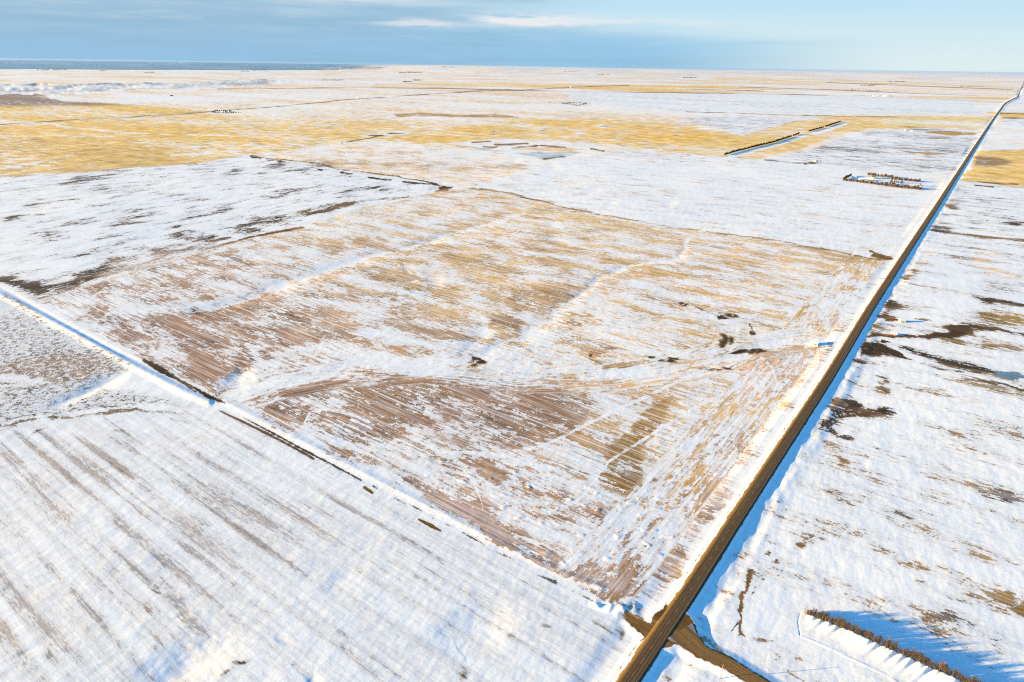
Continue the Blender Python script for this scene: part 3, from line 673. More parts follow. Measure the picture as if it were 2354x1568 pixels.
# draws of the stubble field
trough([(1600, 545), (1572, 572), (1555, 588), (1500, 600), (1420, 615), (1376, 640), (1372, 662), (1330, 692), (1280, 727), (1230, 757), (1170, 787), (1120, 803), (1090, 830), (1050, 850)], [8, 8, 8, 7, 8, 8, 9, 14, 17, 18, 18, 16, 12, 10], 2.6)
trough([(1220, 486), (1130, 513), (1020, 545), (930, 572), (860, 588), (780, 610), (700, 632), (620, 662), (540, 692), (440, 716), (390, 722)], [7, 8, 9, 10, 12, 13, 13, 13, 13, 12, 10], 4.6)
trough([(1110, 740), (1085, 775), (1070, 805), (1065, 830)], [12, 18, 20, 14], 2.2)
trough([(640, 905), (700, 868), (800, 850), (900, 842), (1000, 842), (1100, 852), (1200, 862), (1300, 867), (1400, 862), (1500, 850), (1600, 830), (1660, 805), (1750, 782), (1850, 772), (1890, 790)], 13, 1.9)
trough([(500, 905), (540, 880), (560, 850), (575, 830)], [12, 18, 16, 10], 4.2)
trough([(1290, 480), (1280, 540), (1262, 600)], [16, 22, 16], 1.6)
trough([(975, 605), (985, 650), (945, 700)], [16, 22, 16], 1.6)
for x, y in ((700, 437), (770, 500), (1010, 420), (930, 620), (1270, 385), (1540, 470), (1360, 440), (1400, 470), (1180, 372), (2010, 640)):
    trough([(x + 22, y - 7), (x, y), (x - 22, y + 8)], 8, 1.6)
# drifted banks in the lower left
trough([(300, 848), (262, 868), (225, 888), (180, 912), (120, 945), (60, 962)], [10, 16, 18, 16, 14, 10], 5)
trough([(600, 1470), (520, 1505), (440, 1535), (360, 1570), (260, 1610)], [20, 28, 30, 32, 30], 6)
trough([(1190, 1360), (1120, 1405), (1060, 1448), (990, 1490), (960, 1530)], [24, 34, 36, 32, 22], 3.6)
trough([(845, 1270), (820, 1320), (800, 1370), (775, 1410)], [18, 24, 24, 18], 1.2)
trough([(720, 1555), (700, 1580), (680, 1620)], [14, 18, 14], 2)
trough([(690, 1480), (640, 1475)], [10, 10], .8)
trough([(135, 1495), (70, 1530)], [4, 4], .7); trough([(470, 1420), (420, 1452)], [4, 4], .6)
# field lane: a narrow trench at its upper end, then a low bank
trough([(-80, 616), (0, 660), (60, 694), (120, 727), (200, 771), (260, 804), (320, 832), (350, 848)], [4.5, 4.5, 4.5, 4.5, 4.5, 4.5, 4, 3], 1.5, wv=False)
idx, m, t = stroke([(-60, 645), (120, 740), (300, 838), (420, 900), (480, 925)], [5, 5, 6, 8, 6], 7, False); Z[idx] += .7 * m
idx, m, t = stroke([(520, 925), (760, 1048), (1000, 1172), (1250, 1300), (1380, 1350)], 5, 9, False); Z[idx] += .3 * m
# sled tracks beside the highway and a drifted-in trail below the hedge
for q_, dz in ((T('l', (640, -60), (600, 20), (545, 150), (430, 330), (330, 430), (320, 500), (250, 640), (120, 840)), -.22), (T('l', (610, -60), (575, 20), (520, 160), (400, 350), (345, 440)), -.16), (T('l', (800, 850), (1060, 965), (1400, 1130), (1500, 1190)), .22), (T('l', (810, 700), (795, 760), (810, 860)), -.2),
               (T('i', (1190, 150), (1120, 270), (1040, 380), (960, 520)), -.18), (T('i', (880, 740), (780, 880), (700, 1010), (600, 1170)), -.18)):
    idx, m, t = stroke(q_, .7, 1.3, False); Z[idx] += dz * m
# coulee on the far left
idx, px, py = region([(-300, 200), (760, 222)], 30, False)
yc = np.interp(px, [-300, 0, 120, 240, 330, 480, 560, 650, 700, 760], [214, 207, 206, 203, 200, 196, 191, 188, 186, 184])
wl = np.interp(px, [-300, 0, 200, 400, 600, 720], [9, 8, 7, 5, 5, 1.5])
gl = pnoise(px / 52, py / 7, 7) * 1.3 + .5 * pnoise(px / 15, py / 4, 8)
q = (py - yc) / wl + gl * .9
Z[idx] -= np.interp(px, [-300, 0, 250, 400, 560, 700, 760], [9, 10, 9, 4, 7, 4, 0]) * np.exp(-q * q) * (1 + .5 * gl)
cov[idx] = np.where(np.abs(q) < 1.3, .30 + .5 * gl, cov[idx]); ii = idx[np.abs(q) < 1.3]; colr[ii] = (.22, .20, .22)
# snow surface: drifts and sastrugi
WDIR = math.radians(62)
dr = fbm(X, Y, 58, 2, 20, .5, 1.4, WDIR) * .09 + fbm(X, Y, 9, 3, 24, .6, 2.0, WDIR) * .10
dk = np.clip(1.1 - cov * .9, .15, 1)
Z += dr * dk * sstep(RR, 12000, 3000)
# pyramid drifts in the snowy corner of the stubble
idx, m = poly([(900, 1080), (1200, 1060), (1500, 1100), (1560, 1260), (1480, 1340), (1330, 1310), (1050, 1180)], 30)
Z[idx] += np.clip(pnoise(X[idx] / 8, Y[idx] / 5, 77) - .32, 0, 1) * 1.5 * m
idx, m = poly([(1340, 1375), (1480, 1375), (1490, 1420), (1440, 1410), (1380, 1395)], 8)
Z[idx] += (np.clip(pnoise(X[idx] / 5, Y[idx] / 9, 78), 0, 1) * 2.2 + .4) * m
# highway embankment and ditches
wob = 1 + .35 * pnoise(ha / 55, hs * 0, 31) + .25 * pnoise(ha / 14, hs * 0, 33)
ditch = np.clip(.75 + .5 * pnoise(ha / 120, hs * 0, 35), .3, 1.3) * sstep(ha, 0, 60)
prof = np.where(hs < 0, np.interp(ah, [0, 3.3, 5.3, 9, 13, 19], [ROADZ, ROADZ, .5, .02, -.12, 0]), np.interp(ah, [0, 3.3, 4.0, 6.2, 12, 18], [ROADZ, ROADZ, .85, .05, -.2, 0]))
roadk = 1 - sstep(ah, 13, 22)
prof = prof + np.where((hs > 4.6) & (hs < 20), .5 * pnoise(ha / 26, hs / 9, 37) + .3 * pnoise(ha / 9, hs / 5, 38), 0) * sstep(hs, 4.6, 7.5) * sstep(hs, 20, 15)
pz = np.where(ah < np.where(hs < 0, 5.3, 4.0), prof, np.where(prof < 0, prof * ditch * wob, prof))
Z = np.where(ah < 24, Z * (1 - roadk) + (pz + dr * .35 * sstep(ah, 7, 12)) * roadk, Z)
vw = np.where(hs < 0, 6.2, 4.25)
Z = np.where(ah < 9.5, Z - (.22 + np.minimum(SP * .02, 1.2)) * sstep(ah, vw + .3, vw - 1.2), Z)
put(np.nonzero(ah < 30)[0], (1 - sstep(ah[ah < 30] + 5 * pnoise(ha[ah < 30] / 14, hs[ah < 30] / 9, 39), 7, 14)), .03, None, 0)
vg = np.nonzero(ah < 10)[0]
put(vg, 1 - sstep(ah[vg] + 1.2 * pnoise(ha[vg] / 2.5, hs[vg] / 2.5, 41), np.where(hs[vg] < 0, 5.5, 3.75), np.where(hs[vg] < 0, 6.3, 4.3)), 1.0, (.25, .135, .035), 0)
# gravel road and the approach on the other side
for dd, tl, w0, w1, L0, z0 in ((np.abs(gs), gt, 10.0, 2.9, 20.0, .95), (np.abs(ls), lt, 6.0, 2.0, 14.0, .6)):
    hw_ = np.interp(tl, [0, 4, 9, 14, L0, 60], [w0, w0 * .85, w0 * .5, w1 * 1.35, w1 * 1.05, w1])
    k = (1 - sstep(dd - hw_, .6, 5.5)) * (ah > 3.2)
    end = 1.0 if z0 > .7 else (1 - sstep(tl, L0 + 3, L0 + 9))
    zt = np.interp(tl, [0, 12, 30], [ROADZ, ROADZ * .85, z0]) if z0 > .7 else np.interp(tl, [0, 10, 22], [ROADZ, .9, .25])
    k = k * end
    Z = Z * (1 - k) + (zt - .22) * k
    ii = np.nonzero(dd < 24)[0]
    put(ii, (1 - sstep(dd[ii] - hw_[ii] + 1.0 * pnoise(X[ii] / 2, Y[ii] / 2, 43), .2, 1.3)) * (end if np.isscalar(end) else end[ii]), 1.0, (.19, .105, .035), 0)
# snow drift with flutes in front of the shelterbelt
BELT = np.array([gnd(1853, 1412), gnd(1935, 1445), gnd(2040, 1492), gnd(2140, 1537), gnd(2230, 1578), gnd(2420, 1665)])
bs = np.full(NV, 1e6); ba = np.zeros(NV); nb = np.nonzero(RR < 460)[0]
bs[nb], ba[nb] = line_coords(X[nb], Y[nb], BELT)
flute = 1 - np.abs(pnoise((ba + bs * .45) / 3.4, bs / 30, 51)) * 2.6 + .4 * pnoise((ba + bs * .45) / 8, bs / 40, 53)
ext = 6.0 + 6.5 * np.clip(ba / 60, .2, 1.2)
fr = np.clip(bs / ext, 0, 1.6)
Z += np.where((bs > -1.5) & (np.abs(bs) < 40), (1.7 * np.exp(-(fr * 1.5) ** 2) * (.35 + .75 * np.clip(flute, 0, 1.3) * sstep(bs, -.5, 1.0)) * sstep(bs, -1.5, .2)) * sstep(ba, 0, 4), 0)
ii = np.nonzero((np.abs(bs) < 30))[0]
put(ii, 1 - sstep(np.abs(bs[ii]), 12, 30), .03, None, 0)

ZG = Z.reshape(NR, NA)


def ground_z(x, y):
    a = math.degrees(math.atan2(x, y)); r = math.hypot(x, y)
    fi = (a + 56.0) / 0.074; i = int(np.clip(math.floor(fi), 0, len(az_in) - 2)); u = min(max(fi - i, 0), 1)
    j = int(np.clip(np.searchsorted(RAD, r) - 1, 0, NR - 2)); v = min(max((r - RAD[j]) / (RAD[j + 1] - RAD[j]), 0), 1)
    return float((ZG[j, i] * (1 - u) + ZG[j, i + 1] * u) * (1 - v) + (ZG[j + 1, i] * (1 - u) + ZG[j + 1, i + 1] * u) * v)


# row coordinates: rows run parallel to the lane, round the headlands parallel to the highway
cA, sA_ = math.cos(DA), math.sin(DA)
row = -X * sA_ + Y * cA; along = X * cA + Y * sA_
hl = (hs < -20) & (hs > -62) & (RR < 1200)
row = np.where(hl, hs, row); along = np.where(hl, ha, along)
idx, m = poly(LL, 2, False); mm = idx[m > .5]
row[mm] = -X[mm] * math.sin(DB) + Y[mm] * math.cos(DB); along[mm] = X[mm] * math.cos(DB) + Y[mm] * math.sin(DB)
idx, m = poly([(-300, 412), (560, 357), (1040, 432), (600, 540), (90, 690), (-60, 640), (-300, 560)], 2, False); mm = idx[m > .5]
g0 = gnd(200, 500); g1 = gnd(330, 478); DP = math.atan2(g1[1] - g0[1], g1[0] - g0[0])
row[mm] = -X[mm] * math.sin(DP) + Y[mm] * math.cos(DP); along[mm] = X[mm] * math.cos(DP) + Y[mm] * math.sin(DP)
# contour rows beside the waterway
WAT = np.array([gnd(*p) for p in [(560, 912), (640, 885), (800, 858), (1000, 850), (1200, 872), (1400, 870), (1600, 838), (1700, 800), (1860, 778)]])
wi = np.nonzero((RR < 1200) & (PX0 > 500) & (PX0 < 1900) & (PY0 > 740) & (PY0 < 960))[0]
wd_, wa_ = line_coords(X[wi], Y[wi], WAT)
q = wi[(np.abs(wd_) < 26)]; row[q] = wd_[np.abs(wd_) < 26]; along[q] = wa_[np.abs(wd_) < 26]

# ------------------------------------------------------------------ build the ground mesh
def mesh_from_arrays(name, co, quads):
    me = bpy.data.meshes.new(name)
    me.vertices.add(len(co)); me.vertices.foreach_set('co', np.ascontiguousarray(co, np.float32).ravel())
    nq = len(quads)
    me.loops.add(nq * 4); me.loops.foreach_set('vertex_index', np.ascontiguousarray(quads, np.int32).ravel())
    me.polygons.add(nq); me.polygons.foreach_set('loop_start', np.arange(0, nq * 4, 4, dtype=np.int32))
    me.polygons.foreach_set('use_smooth', np.ones(nq, bool))
    me.update(calc_edges=True)
    return me


jj, ii_ = np.meshgrid(np.arange(NR - 1), np.arange(NA), indexing='ij')
i2 = (ii_ + 1) % NA
quads = np.stack([jj * NA + ii_, jj * NA + i2, (jj + 1) * NA + i2, (jj + 1) * NA + ii_], -1).reshape(-1, 4)
gm = mesh_from_arrays('ground', np.stack([X, Y, Z], -1), quads[:, ::-1])


def fattr(me, name, arr):
    a = me.attributes.new(name, 'FLOAT', 'POINT'); a.data.foreach_set('value', np.ascontiguousarray(arr, np.float32))


fattr(gm, 'solid', cap); fattr(gm, 'bare', np.clip(cov, 0, 1.2)); fattr(gm, 'rows', stp); fattr(gm, 'row', row); fattr(gm, 'along', along)
ca = gm.attributes.new('earth', 'FLOAT_COLOR', 'POINT')
ca.data.foreach_set('color', np.concatenate([np.clip(colr, .01, .95), np.ones((NV, 1), np.float32)], 1).astype(np.float32).ravel())
ground = bpy.data.objects.new('ground', gm); COL.objects.link(ground); ground['kind'] = 'structure'


def new_mat(name):
    m = bpy.data.materials.new(name); m.use_nodes = True
    t = NT(m.node_tree); t.n.clear()
    o = t.node('ShaderNodeOutputMaterial'); b = t.node('ShaderNodeBsdfPrincipled')
    t.link(b.outputs[0], o.inputs[0]); b.inputs['Roughness'].default_value = .85
    b.inputs['Specular IOR Level'].default_value = .2
    return m, t, b


gmat, g, gb = new_mat('snowy_ground')
at = lambda n: g.node('ShaderNodeAttribute', attribute_name=n)
bare, rows, rowc, alg, earth = at('bare').outputs['Fac'], at('rows').outputs['Fac'], at('row').outputs['Fac'], at('along').outputs['Fac'], at('earth').outputs['Color']
cap = at('solid').outputs['Fac']
geo = g.node('ShaderNodeNewGeometry')
pos = geo.outputs['Position']
nA = g.noise(pos, 1 / 5.0, 4.0, .62)
nB = g.noise(pos, 1 / 1.5, 2.0, .6)
nC = g.noise(pos, 1 / 48.0, 4.0, .55)
nL = g.noise(g.xyz(g.m('MULTIPLY', rowc, 1 / 24.0), g.m('MULTIPLY', alg, 1 / 60.0), 3.0), 1.0, 4.0, .6)      # drift patches, long along the rows
nW = g.noise(g.xyz(g.m('MULTIPLY', rowc, 1 / 3.2), g.m('MULTIPLY', alg, 1 / 14.0), 9.0), 1.0, 4.0, .62)
st1 = g.noise(g.xyz(g.m('MULTIPLY', rowc, 1 / 2.1), g.m('MULTIPLY', alg, 1 / 60.0)), 1.0, 2.0, .55)            # single stubble rows
st2 = g.noise(g.xyz(g.m('MULTIPLY', rowc, 1 / 11.0), g.m('MULTIPLY', alg, 1 / 220.0), 7.0), 1.0, 2.0, .5)     # machine passes
ph = g.m('FRACT', g.m('ADD', g.m('DIVIDE', rowc, 10.5), g.m('MULTIPLY', st2, .8)))
track = g.m('MULTIPLY', g.ss(g.m('ABSOLUTE', g.m('SUBTRACT', ph, .5)), .11, .03), g.ss(st2, .38, .60))
grain = g.ss(rows, .0, .12)
iso = g.m('ADD', g.m('MULTIPLY', g.m('SUBTRACT', nA, .5), 1.15), g.m('MULTIPLY', g.m('SUBTRACT', nB, .5), .9))
iso = g.m('ADD', iso, g.m('MULTIPLY', g.m('MULTIPLY', g.m('SUBTRACT', nL, .5), g.ss(cap, .6, 1.0, 1.3, 2.7)), grain))
iso = g.m('ADD', iso, g.m('MULTIPLY', g.m('MULTIPLY', g.m('SUBTRACT', nW, .5), 1.7), grain))
iso = g.m('ADD', iso, g.m('MULTIPLY', g.m('MULTIPLY', g.m('SUBTRACT', st1, .5), 1.3), rows))
till = g.ss(cap, 1.0, .70)
nT = g.noise(g.xyz(g.m('MULTIPLY', rowc, 1 / 4.6), g.m('MULTIPLY', alg, 1 / 230.0), 5.0), 1.0, 3.0, .55)
nS = g.noise(g.xyz(g.m('MULTIPLY', rowc, 1 / .9), g.m('MULTIPLY', alg, 1 / 5.0), 2.0), 1.0, 3.0, .6)
iso = g.m('MULTIPLY', iso, g.m('SUBTRACT', 1.0, g.m('MULTIPLY', till, .62)))
iso = g.m('ADD', iso, g.m('MULTIPLY', till, g.m('ADD', g.m('MULTIPLY', g.m('SUBTRACT', nT, .5), 2.1), g.m('MULTIPLY', g.m('SUBTRACT', nS, .5), 1.1))))
val = g.m('ADD', bare, iso)
mask = g.m('MULTIPLY', g.ss(val, .42, g.m('SUBTRACT', 1.06, g.m('MULTIPLY', cap, .46))), cap)
mask = g.m('MAXIMUM', mask, g.ss(g.m('ADD', bare, g.m('MULTIPLY', iso, .55)), .70, .84))
snow = g.mix(g.ss(nC, .3, .7), (.82, .84, .87, 1), (.88, .88, .89, 1))
# earth: fine light and dark rows, paler lilac straw in places, snow lying in the rows
tone = g.m('ADD', -.98, g.m('ADD', g.m('MULTIPLY', st1, 1.15), g.m('ADD', g.m('MULTIPLY', nB, .5), g.m('ADD', g.m('MULTIPLY', st2, .8), g.m('MULTIPLY', nC, 1.2)))))
tone = g.m('MAXIMUM', tone, .22)
er = g.node('ShaderNodeVectorMath', operation='SCALE'); g.link(earth, er.inputs[0]); g.link(tone, er.inputs['Scale'])
pale = g.mix(1.0, er.outputs[0], (1.14, 1.22, 1.5, 1), 'MULTIPLY')
straw = g.mix(g.m('MULTIPLY', g.ss(nL, .40, .62), rows), er.outputs[0], pale)
inrow = g.m('ADD', .06, g.m('ADD', g.m('MULTIPLY', g.m('SUBTRACT', st1, .5), 2.0), g.m('MULTIPLY', track, .55)))
inrow = g.m('MULTIPLY', g.m('MULTIPLY', inrow, rows), g.ss(bare, 1.05, .70, .45, 1.0), clamp=True)
stub = g.mix(inrow, straw, snow)
# straw tips showing through thin snow
thin = g.m('ADD', g.ss(val, -.10, .45, 0, .20), g.m('MULTIPLY', g.m('MULTIPLY', g.m('SUBTRACT', st1, .47), 1.2), g.m('MULTIPLY', rows, g.ss(bare, .05, .3))), clamp=True)
snow2 = g.mix(g.m('MINIMUM', thin, .38), snow, straw)
g.link(g.mix(mask, snow2, stub), gb.inputs['Base Color'])
gb.inputs['Roughness'].default_value = .9
gb.inputs['Specular IOR Level'].default_value = .08
sas = g.node('ShaderNodeMapping'); g.link(pos, sas.inputs[0])
sas.inputs['Rotation'].default_value = (0, 0, -WDIR); sas.inputs['Scale'].default_value = (.62, 1, 1)
hb = g.m('ADD', g.m('MULTIPLY', g.noise(sas.outputs[0], 1 / 4.6, 7.0, .70), .19), g.m('MULTIPLY', g.m('MULTIPLY', st1, mask), .22))
hb = g.m('ADD', hb, g.m('MULTIPLY', mask, -.10))
bp = g.node('ShaderNodeBump'); bp.inputs['Strength'].default_value = .8; bp.inputs['Distance'].default_value = 1.0
g.link(hb, bp.inputs['Height']); g.link(bp.outputs[0], gb.inputs['Normal'])
gm.materials.append(gmat)

# ------------------------------------------------------------------ highway, gravel road, approach
def resample(line, step0, grow=0.0):
    """points along a polyline with growing steps and softly rounded bends"""
    L = np.concatenate([[0], np.cumsum(np.linalg.norm(np.diff(line, axis=0), axis=1))]); s = [0.0]
    while s[-1] < L[-1]:
        p = np.array([np.interp(s[-1], L, line[:, 0]), np.interp(s[-1], L, line[:, 1])])
        s.append(s[-1] + step0 + grow * max(np.linalg.norm(p) - 300, 0))
    s = np.array(s[:-1] + [L[-1]])
    return np.stack([np.interp(s, L, line[:, 0]), np.interp(s, L, line[:, 1])], 1), s


def strip(name, line, s, cols, zfun, mat):
    """cols: offsets (m, or arrays per station); zfun(offset array, s) -> height"""
    tg = np.gradient(line, axis=0); tg /= np.linalg.norm(tg, axis=1)[:, None]; nr = np.stack([tg[:, 1], -tg[:, 0]], 1)
    n = len(line); k = len(cols); off = np.stack([np.broadcast_to(c, (n,)) for c in cols], 1)
    co = np.zeros((n, k, 3)); co[..., :2] = line[:, None, :] + nr[:, None, :] * off[..., None]; co[..., 2] = zfun(off, s[:, None])
    a, b = np.meshgrid(np.arange(n - 1), np.arange(k - 1), indexing='ij')
    qd = np.stack([a * k + b, a * k + b + 1, (a + 1) * k + b + 1, (a + 1) * k + b], -1).reshape(-1, 4)
    me = mesh_from_arrays(name, co.reshape(-1, 3), qd)
    fattr(me, 'across', off.ravel()); fattr(me, 'down', np.broadcast_to(s[:, None], (n, k)).ravel())
    me.materials.append(mat)
    o = bpy.data.objects.new(name, me); COL.objects.link(o); o['kind'] = 'structure'
    return o


amat, a, ab = new_mat('worn_asphalt')
ac = a.m('MULTIPLY', a.node('ShaderNodeAttribute', attribute_name='across').outputs['Fac'], 1 / .72); ad = a.node('ShaderNodeAttribute', attribute_name='down').outputs['Fac']
apos = a.node('ShaderNodeNewGeometry').outputs['Position']
lane = a.noise(a.xyz(a.m('MULTIPLY', ac, 1.5), a.m('MULTIPLY', ad, 1 / 90.0)), 1.0, 3.0, .6)
grit = a.noise(apos, .7, 4.0, .65)
wheel = a.m('ABSOLUTE', a.m('SUBTRACT', a.m('PINGPONG', a.m('ADD', a.m('ABSOLUTE', ac), .05), 2.0), 1.0))
sand = a.m('ADD', a.m('MULTIPLY', lane, .9), a.m('MULTIPLY', grit, .35))
base = a.mix(a.ss(sand, .36, .80), (.042, .026, .015, 1), (.165, .097, .042, 1))
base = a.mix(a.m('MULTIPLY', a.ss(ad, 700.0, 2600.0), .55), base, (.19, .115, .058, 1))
base = a.mix(a.m('MULTIPLY', a.ss(wheel, .45, .05), .35), base, (.026, .018, .013, 1))
base = a.mix(a.ss(a.m('ADD', a.m('MULTIPLY', ac, -1.0), a.m('MULTIPLY', grit, 1.8)), 4.4, 5.4), base, (.27, .145, .035, 1))
base = a.mix(a.ss(ac, 4.7, 5.3), base, (.10, .062, .036, 1))
dash = a.m('MULTIPLY', a.m('LESS_THAN', a.m('ABSOLUTE', ac), .11), a.m('LESS_THAN', a.m('FRACT', a.m('DIVIDE', ad, 9.0)), .34))
nosol = a.m('MULTIPLY', a.m('LESS_THAN', a.m('ABSOLUTE', a.m('SUBTRACT', ac, .35)), .09), a.m('GREATER_THAN', ad, 860.0))
dash = a.m('MAXIMUM', dash, nosol)
base = a.mix(a.m('MULTIPLY', dash, .5), base, (.62, .36, .06, 1))
edge_ = a.m('LESS_THAN', a.m('ABSOLUTE', a.m('SUBTRACT', a.m('ABSOLUTE', ac), 3.75)), .07)
base = a.mix(a.m('MULTIPLY', edge_, a.ss(lane, .35, .6, 0, .5)), base, (.42, .34, .24, 1))
a.link(base, ab.inputs['Base Color'])
sn_ = a.m('ADD', a.m('MULTIPLY', a.noise(apos, .16, 6.0, .68), 5.2), a.m('MULTIPLY', lane, .8))
base = a.mix(a.ss(a.m('ADD', a.m('MULTIPLY', ac, -1.0), sn_), 9.2, 9.9), base, (.82, .84, .87, 1))
a.link(base, ab.inputs['Base Color'])
bpn = a.node('ShaderNodeBump'); bpn.inputs['Strength'].default_value = .4; bpn.inputs['Distance'].default_value = .08
a.link(a.noise(apos, 1.4, 3.0, .6), bpn.inputs['Height']); a.link(bpn.outputs[0], ab.inputs['Normal'])
hl_, hs_ = resample(HW, 5.0, .012)
rz = lambda off, s: np.interp(off / .72, [-8.6, -7.4, -5.4, -4.6, 0, 4.6, 5.2, 5.9], [.30, .54, ROADZ - .06, ROADZ, ROADZ + .06, ROADZ, ROADZ - .12, ROADZ - .62])
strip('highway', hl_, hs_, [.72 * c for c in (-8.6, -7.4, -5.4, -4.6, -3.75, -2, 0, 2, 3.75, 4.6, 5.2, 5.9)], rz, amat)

vmat, v, vb = new_mat('sandy_gravel')
vc = v.node('ShaderNodeAttribute', attribute_name='across').outputs['Fac']; vd = v.node('ShaderNodeAttribute', attribute_name='down').outputs['Fac']
vpos = v.node('ShaderNodeNewGeometry').outputs['Position']
vt = v.noise(v.xyz(v.m('MULTIPLY', vc, 1.3), v.m('MULTIPLY', vd, 1 / 40.0)), 1.0, 3.0, .6); vg_ = v.noise(vpos, 1.0, 4.0, .65)
vcol = v.mix(v.ss(v.m('ADD', v.m('MULTIPLY', vt, .7), v.m('MULTIPLY', vg_, .4)), .35, .75), (.12, .068, .026, 1), (.30, .165, .05, 1))
vcol = v.mix(v.m('MULTIPLY', v.ss(v.m('ABSOLUTE', vc), 3.0, 4.4), .6), vcol, (.075, .045, .022, 1))
# packed grey snow on the fillets of the junction
vcol = v.mix(v.m('MULTIPLY', v.m('MULTIPLY', v.ss(vd, 19.0, 10.0), v.ss(v.m('ABSOLUTE', vc), 3.5, 8.0)), v.ss(vt, .38, .6, 0, .8)), vcol, (.36, .38, .40, 1))
v.link(vcol, vb.inputs['Base Color'])
gl_, gs_ = resample(GRAVEL, 1.5)
hwg = np.interp(gs_, [0, 4, 9, 14, 20, 60], [9.6, 8.0, 5.2, 3.8, 3.1, 2.9])
gz = lambda off, s: np.interp(s, [0, 12, 30], [ROADZ - .05, ROADZ * .9, .95]) + .06 - np.abs(off) * .006
ok = (gs_ > 2.3)
strip('gravel_road', gl_[ok], gs_[ok], [-hwg[ok], -hwg[ok] * .6, -hwg[ok] * .25, 0 * hwg[ok], hwg[ok] * .25, hwg[ok] * .6, hwg[ok]], gz, vmat)

# ================================================================== things
class MB:
    """collects shapes and links them as ONE mesh object"""
    def __init__(s):
        s.v = []; s.f = []; s.mi = []
    def add(s, vs, fs, mi=0):
        o = len(s.v); s.v += [tuple(p) for p in vs]; s.f += [tuple(i + o for i in f) for f in fs]; s.mi += [mi] * len(fs)
        return s
    def box(s, x0, y0, z0, x1, y1, z1, mi=0):
        v = [(x, y, z) for z in (z0, z1) for x, y in ((x0, y0), (x1, y0), (x1, y1), (x0, y1))]
        return s.add(v, [(3, 2, 1, 0), (4, 5, 6, 7), (0, 1, 5, 4), (1, 2, 6, 5), (2, 3, 7, 6), (3, 0, 4, 7)], mi)
    def tube(s, p, q, r0, r1, n=5, mi=0, cap=True):
        p, q = Vector(p), Vector(q); d = (q - p).normalized()
        u = d.orthogonal().normalized(); w_ = d.cross(u); vs = []
        for c, r in ((p, r0), (q, r1)):
            vs += [c + (u * math.cos(2 * math.pi * i / n) + w_ * math.sin(2 * math.pi * i / n)) * r for i in range(n)]
        fs = [(i, (i + 1) % n, n + (i + 1) % n, n + i) for i in range(n)]
        if cap: fs += [tuple(range(n))[::-1], tuple(range(n, 2 * n))]
        return s.add(vs, fs, mi)
    def lathe(s, prof, n=16, mi=0, c=(0, 0, 0)):
        vs = []
        for r, z in prof:
            vs += [(c[0] + r * math.cos(2 * math.pi * i / n), c[1] + r * math.sin(2 * math.pi * i / n), c[2] + z) for i in range(n)]
        fs = [(k * n + i, k * n + (i + 1) % n, (k + 1) * n + (i + 1) % n, (k + 1) * n + i) for k in range(len(prof) - 1) for i in range(n)]
        return s.add(vs, fs, mi)
    def prism(s, pts, y0, y1, mi=0):
        """outline in xz pushed along y"""
        n = len(pts)
        vs = [(x, y0, z) for x, z in pts] + [(x, y1, z) for x, z in pts]
        return s.add(vs, [tuple(range(n)), tuple(range(2 * n - 1, n - 1, -1))] + [(i, n + i, n + (i + 1) % n, (i + 1) % n) for i in range(n)], mi)
    def mesh(s, name, mats, smooth=False):
        me = bpy.data.meshes.new(name); me.from_pydata(s.v, [], s.f)
        for m in (mats if isinstance(mats, (list, tuple)) else [mats]): me.materials.append(m)
        if s.mi and max(s.mi): me.polygons.foreach_set('material_index', s.mi)
        if smooth: me.polygons.foreach_set('use_smooth', [True] * len(me.polygons))
        me.update(); return me
    def build(s, name, mats, parent=None, smooth=False):
        o = bpy.data.objects.new(name, s.mesh(name, mats, smooth)); COL.objects.link(o)
        if parent: o.parent = parent
        return o


def tag(o, label, cat, group=None):
    o['label'] = label; o['category'] = cat
    if group: o['group'] = group
    return o


def empty(name, loc, rz=0.0):
    o = bpy.data.objects.new(name, None); COL.objects.link(o); o.location = loc; o.rotation_euler = (0, 0, rz); o.empty_display_size = .5
    return o


def copy_tree(o, parent=None):
    c = o.copy(); COL.objects.link(c); c.parent = parent
    for ch in list(o.children): copy_tree(ch, c)
    return c


def surf(name, c, c2=None, scale=1.0, rough=.85, bump=0.0, spec=.2, stretch=(1, 1, 1)):
    """two-tone procedural surface in object space"""
    m, t, b = new_mat(name)
    tcn = t.node('ShaderNodeTexCoord'); mp = t.node('ShaderNodeMapping'); mp.inputs['Scale'].default_value = stretch
    t.link(tcn.outputs['Object'], mp.inputs[0])
    n = t.noise(mp.outputs[0], scale, 4.0, .6)
    oi = t.node('ShaderNodeObjectInfo').outputs['Random']
    col = t.mix(t.ss(n, .32, .68), (*c, 1), (*(c2 or [k * .7 for k in c]), 1))
    hsv = t.node('ShaderNodeHueSaturation'); t.link(col, hsv.inputs['Color'])
    t.link(t.m('ADD', .82, t.m('MULTIPLY', oi, .36)), hsv.inputs['Value'])
    t.link(hsv.outputs[0], b.inputs['Base Color']); b.inputs['Roughness'].default_value = rough; b.inputs['Specular IOR Level'].default_value = spec
    if bump:
        bn = t.node('ShaderNodeBump'); bn.inputs['Strength'].default_value = bump; bn.inputs['Distance'].default_value = .05
        t.link(n, bn.inputs['Height']); t.link(bn.outputs[0], b.inputs['Normal'])
    return m


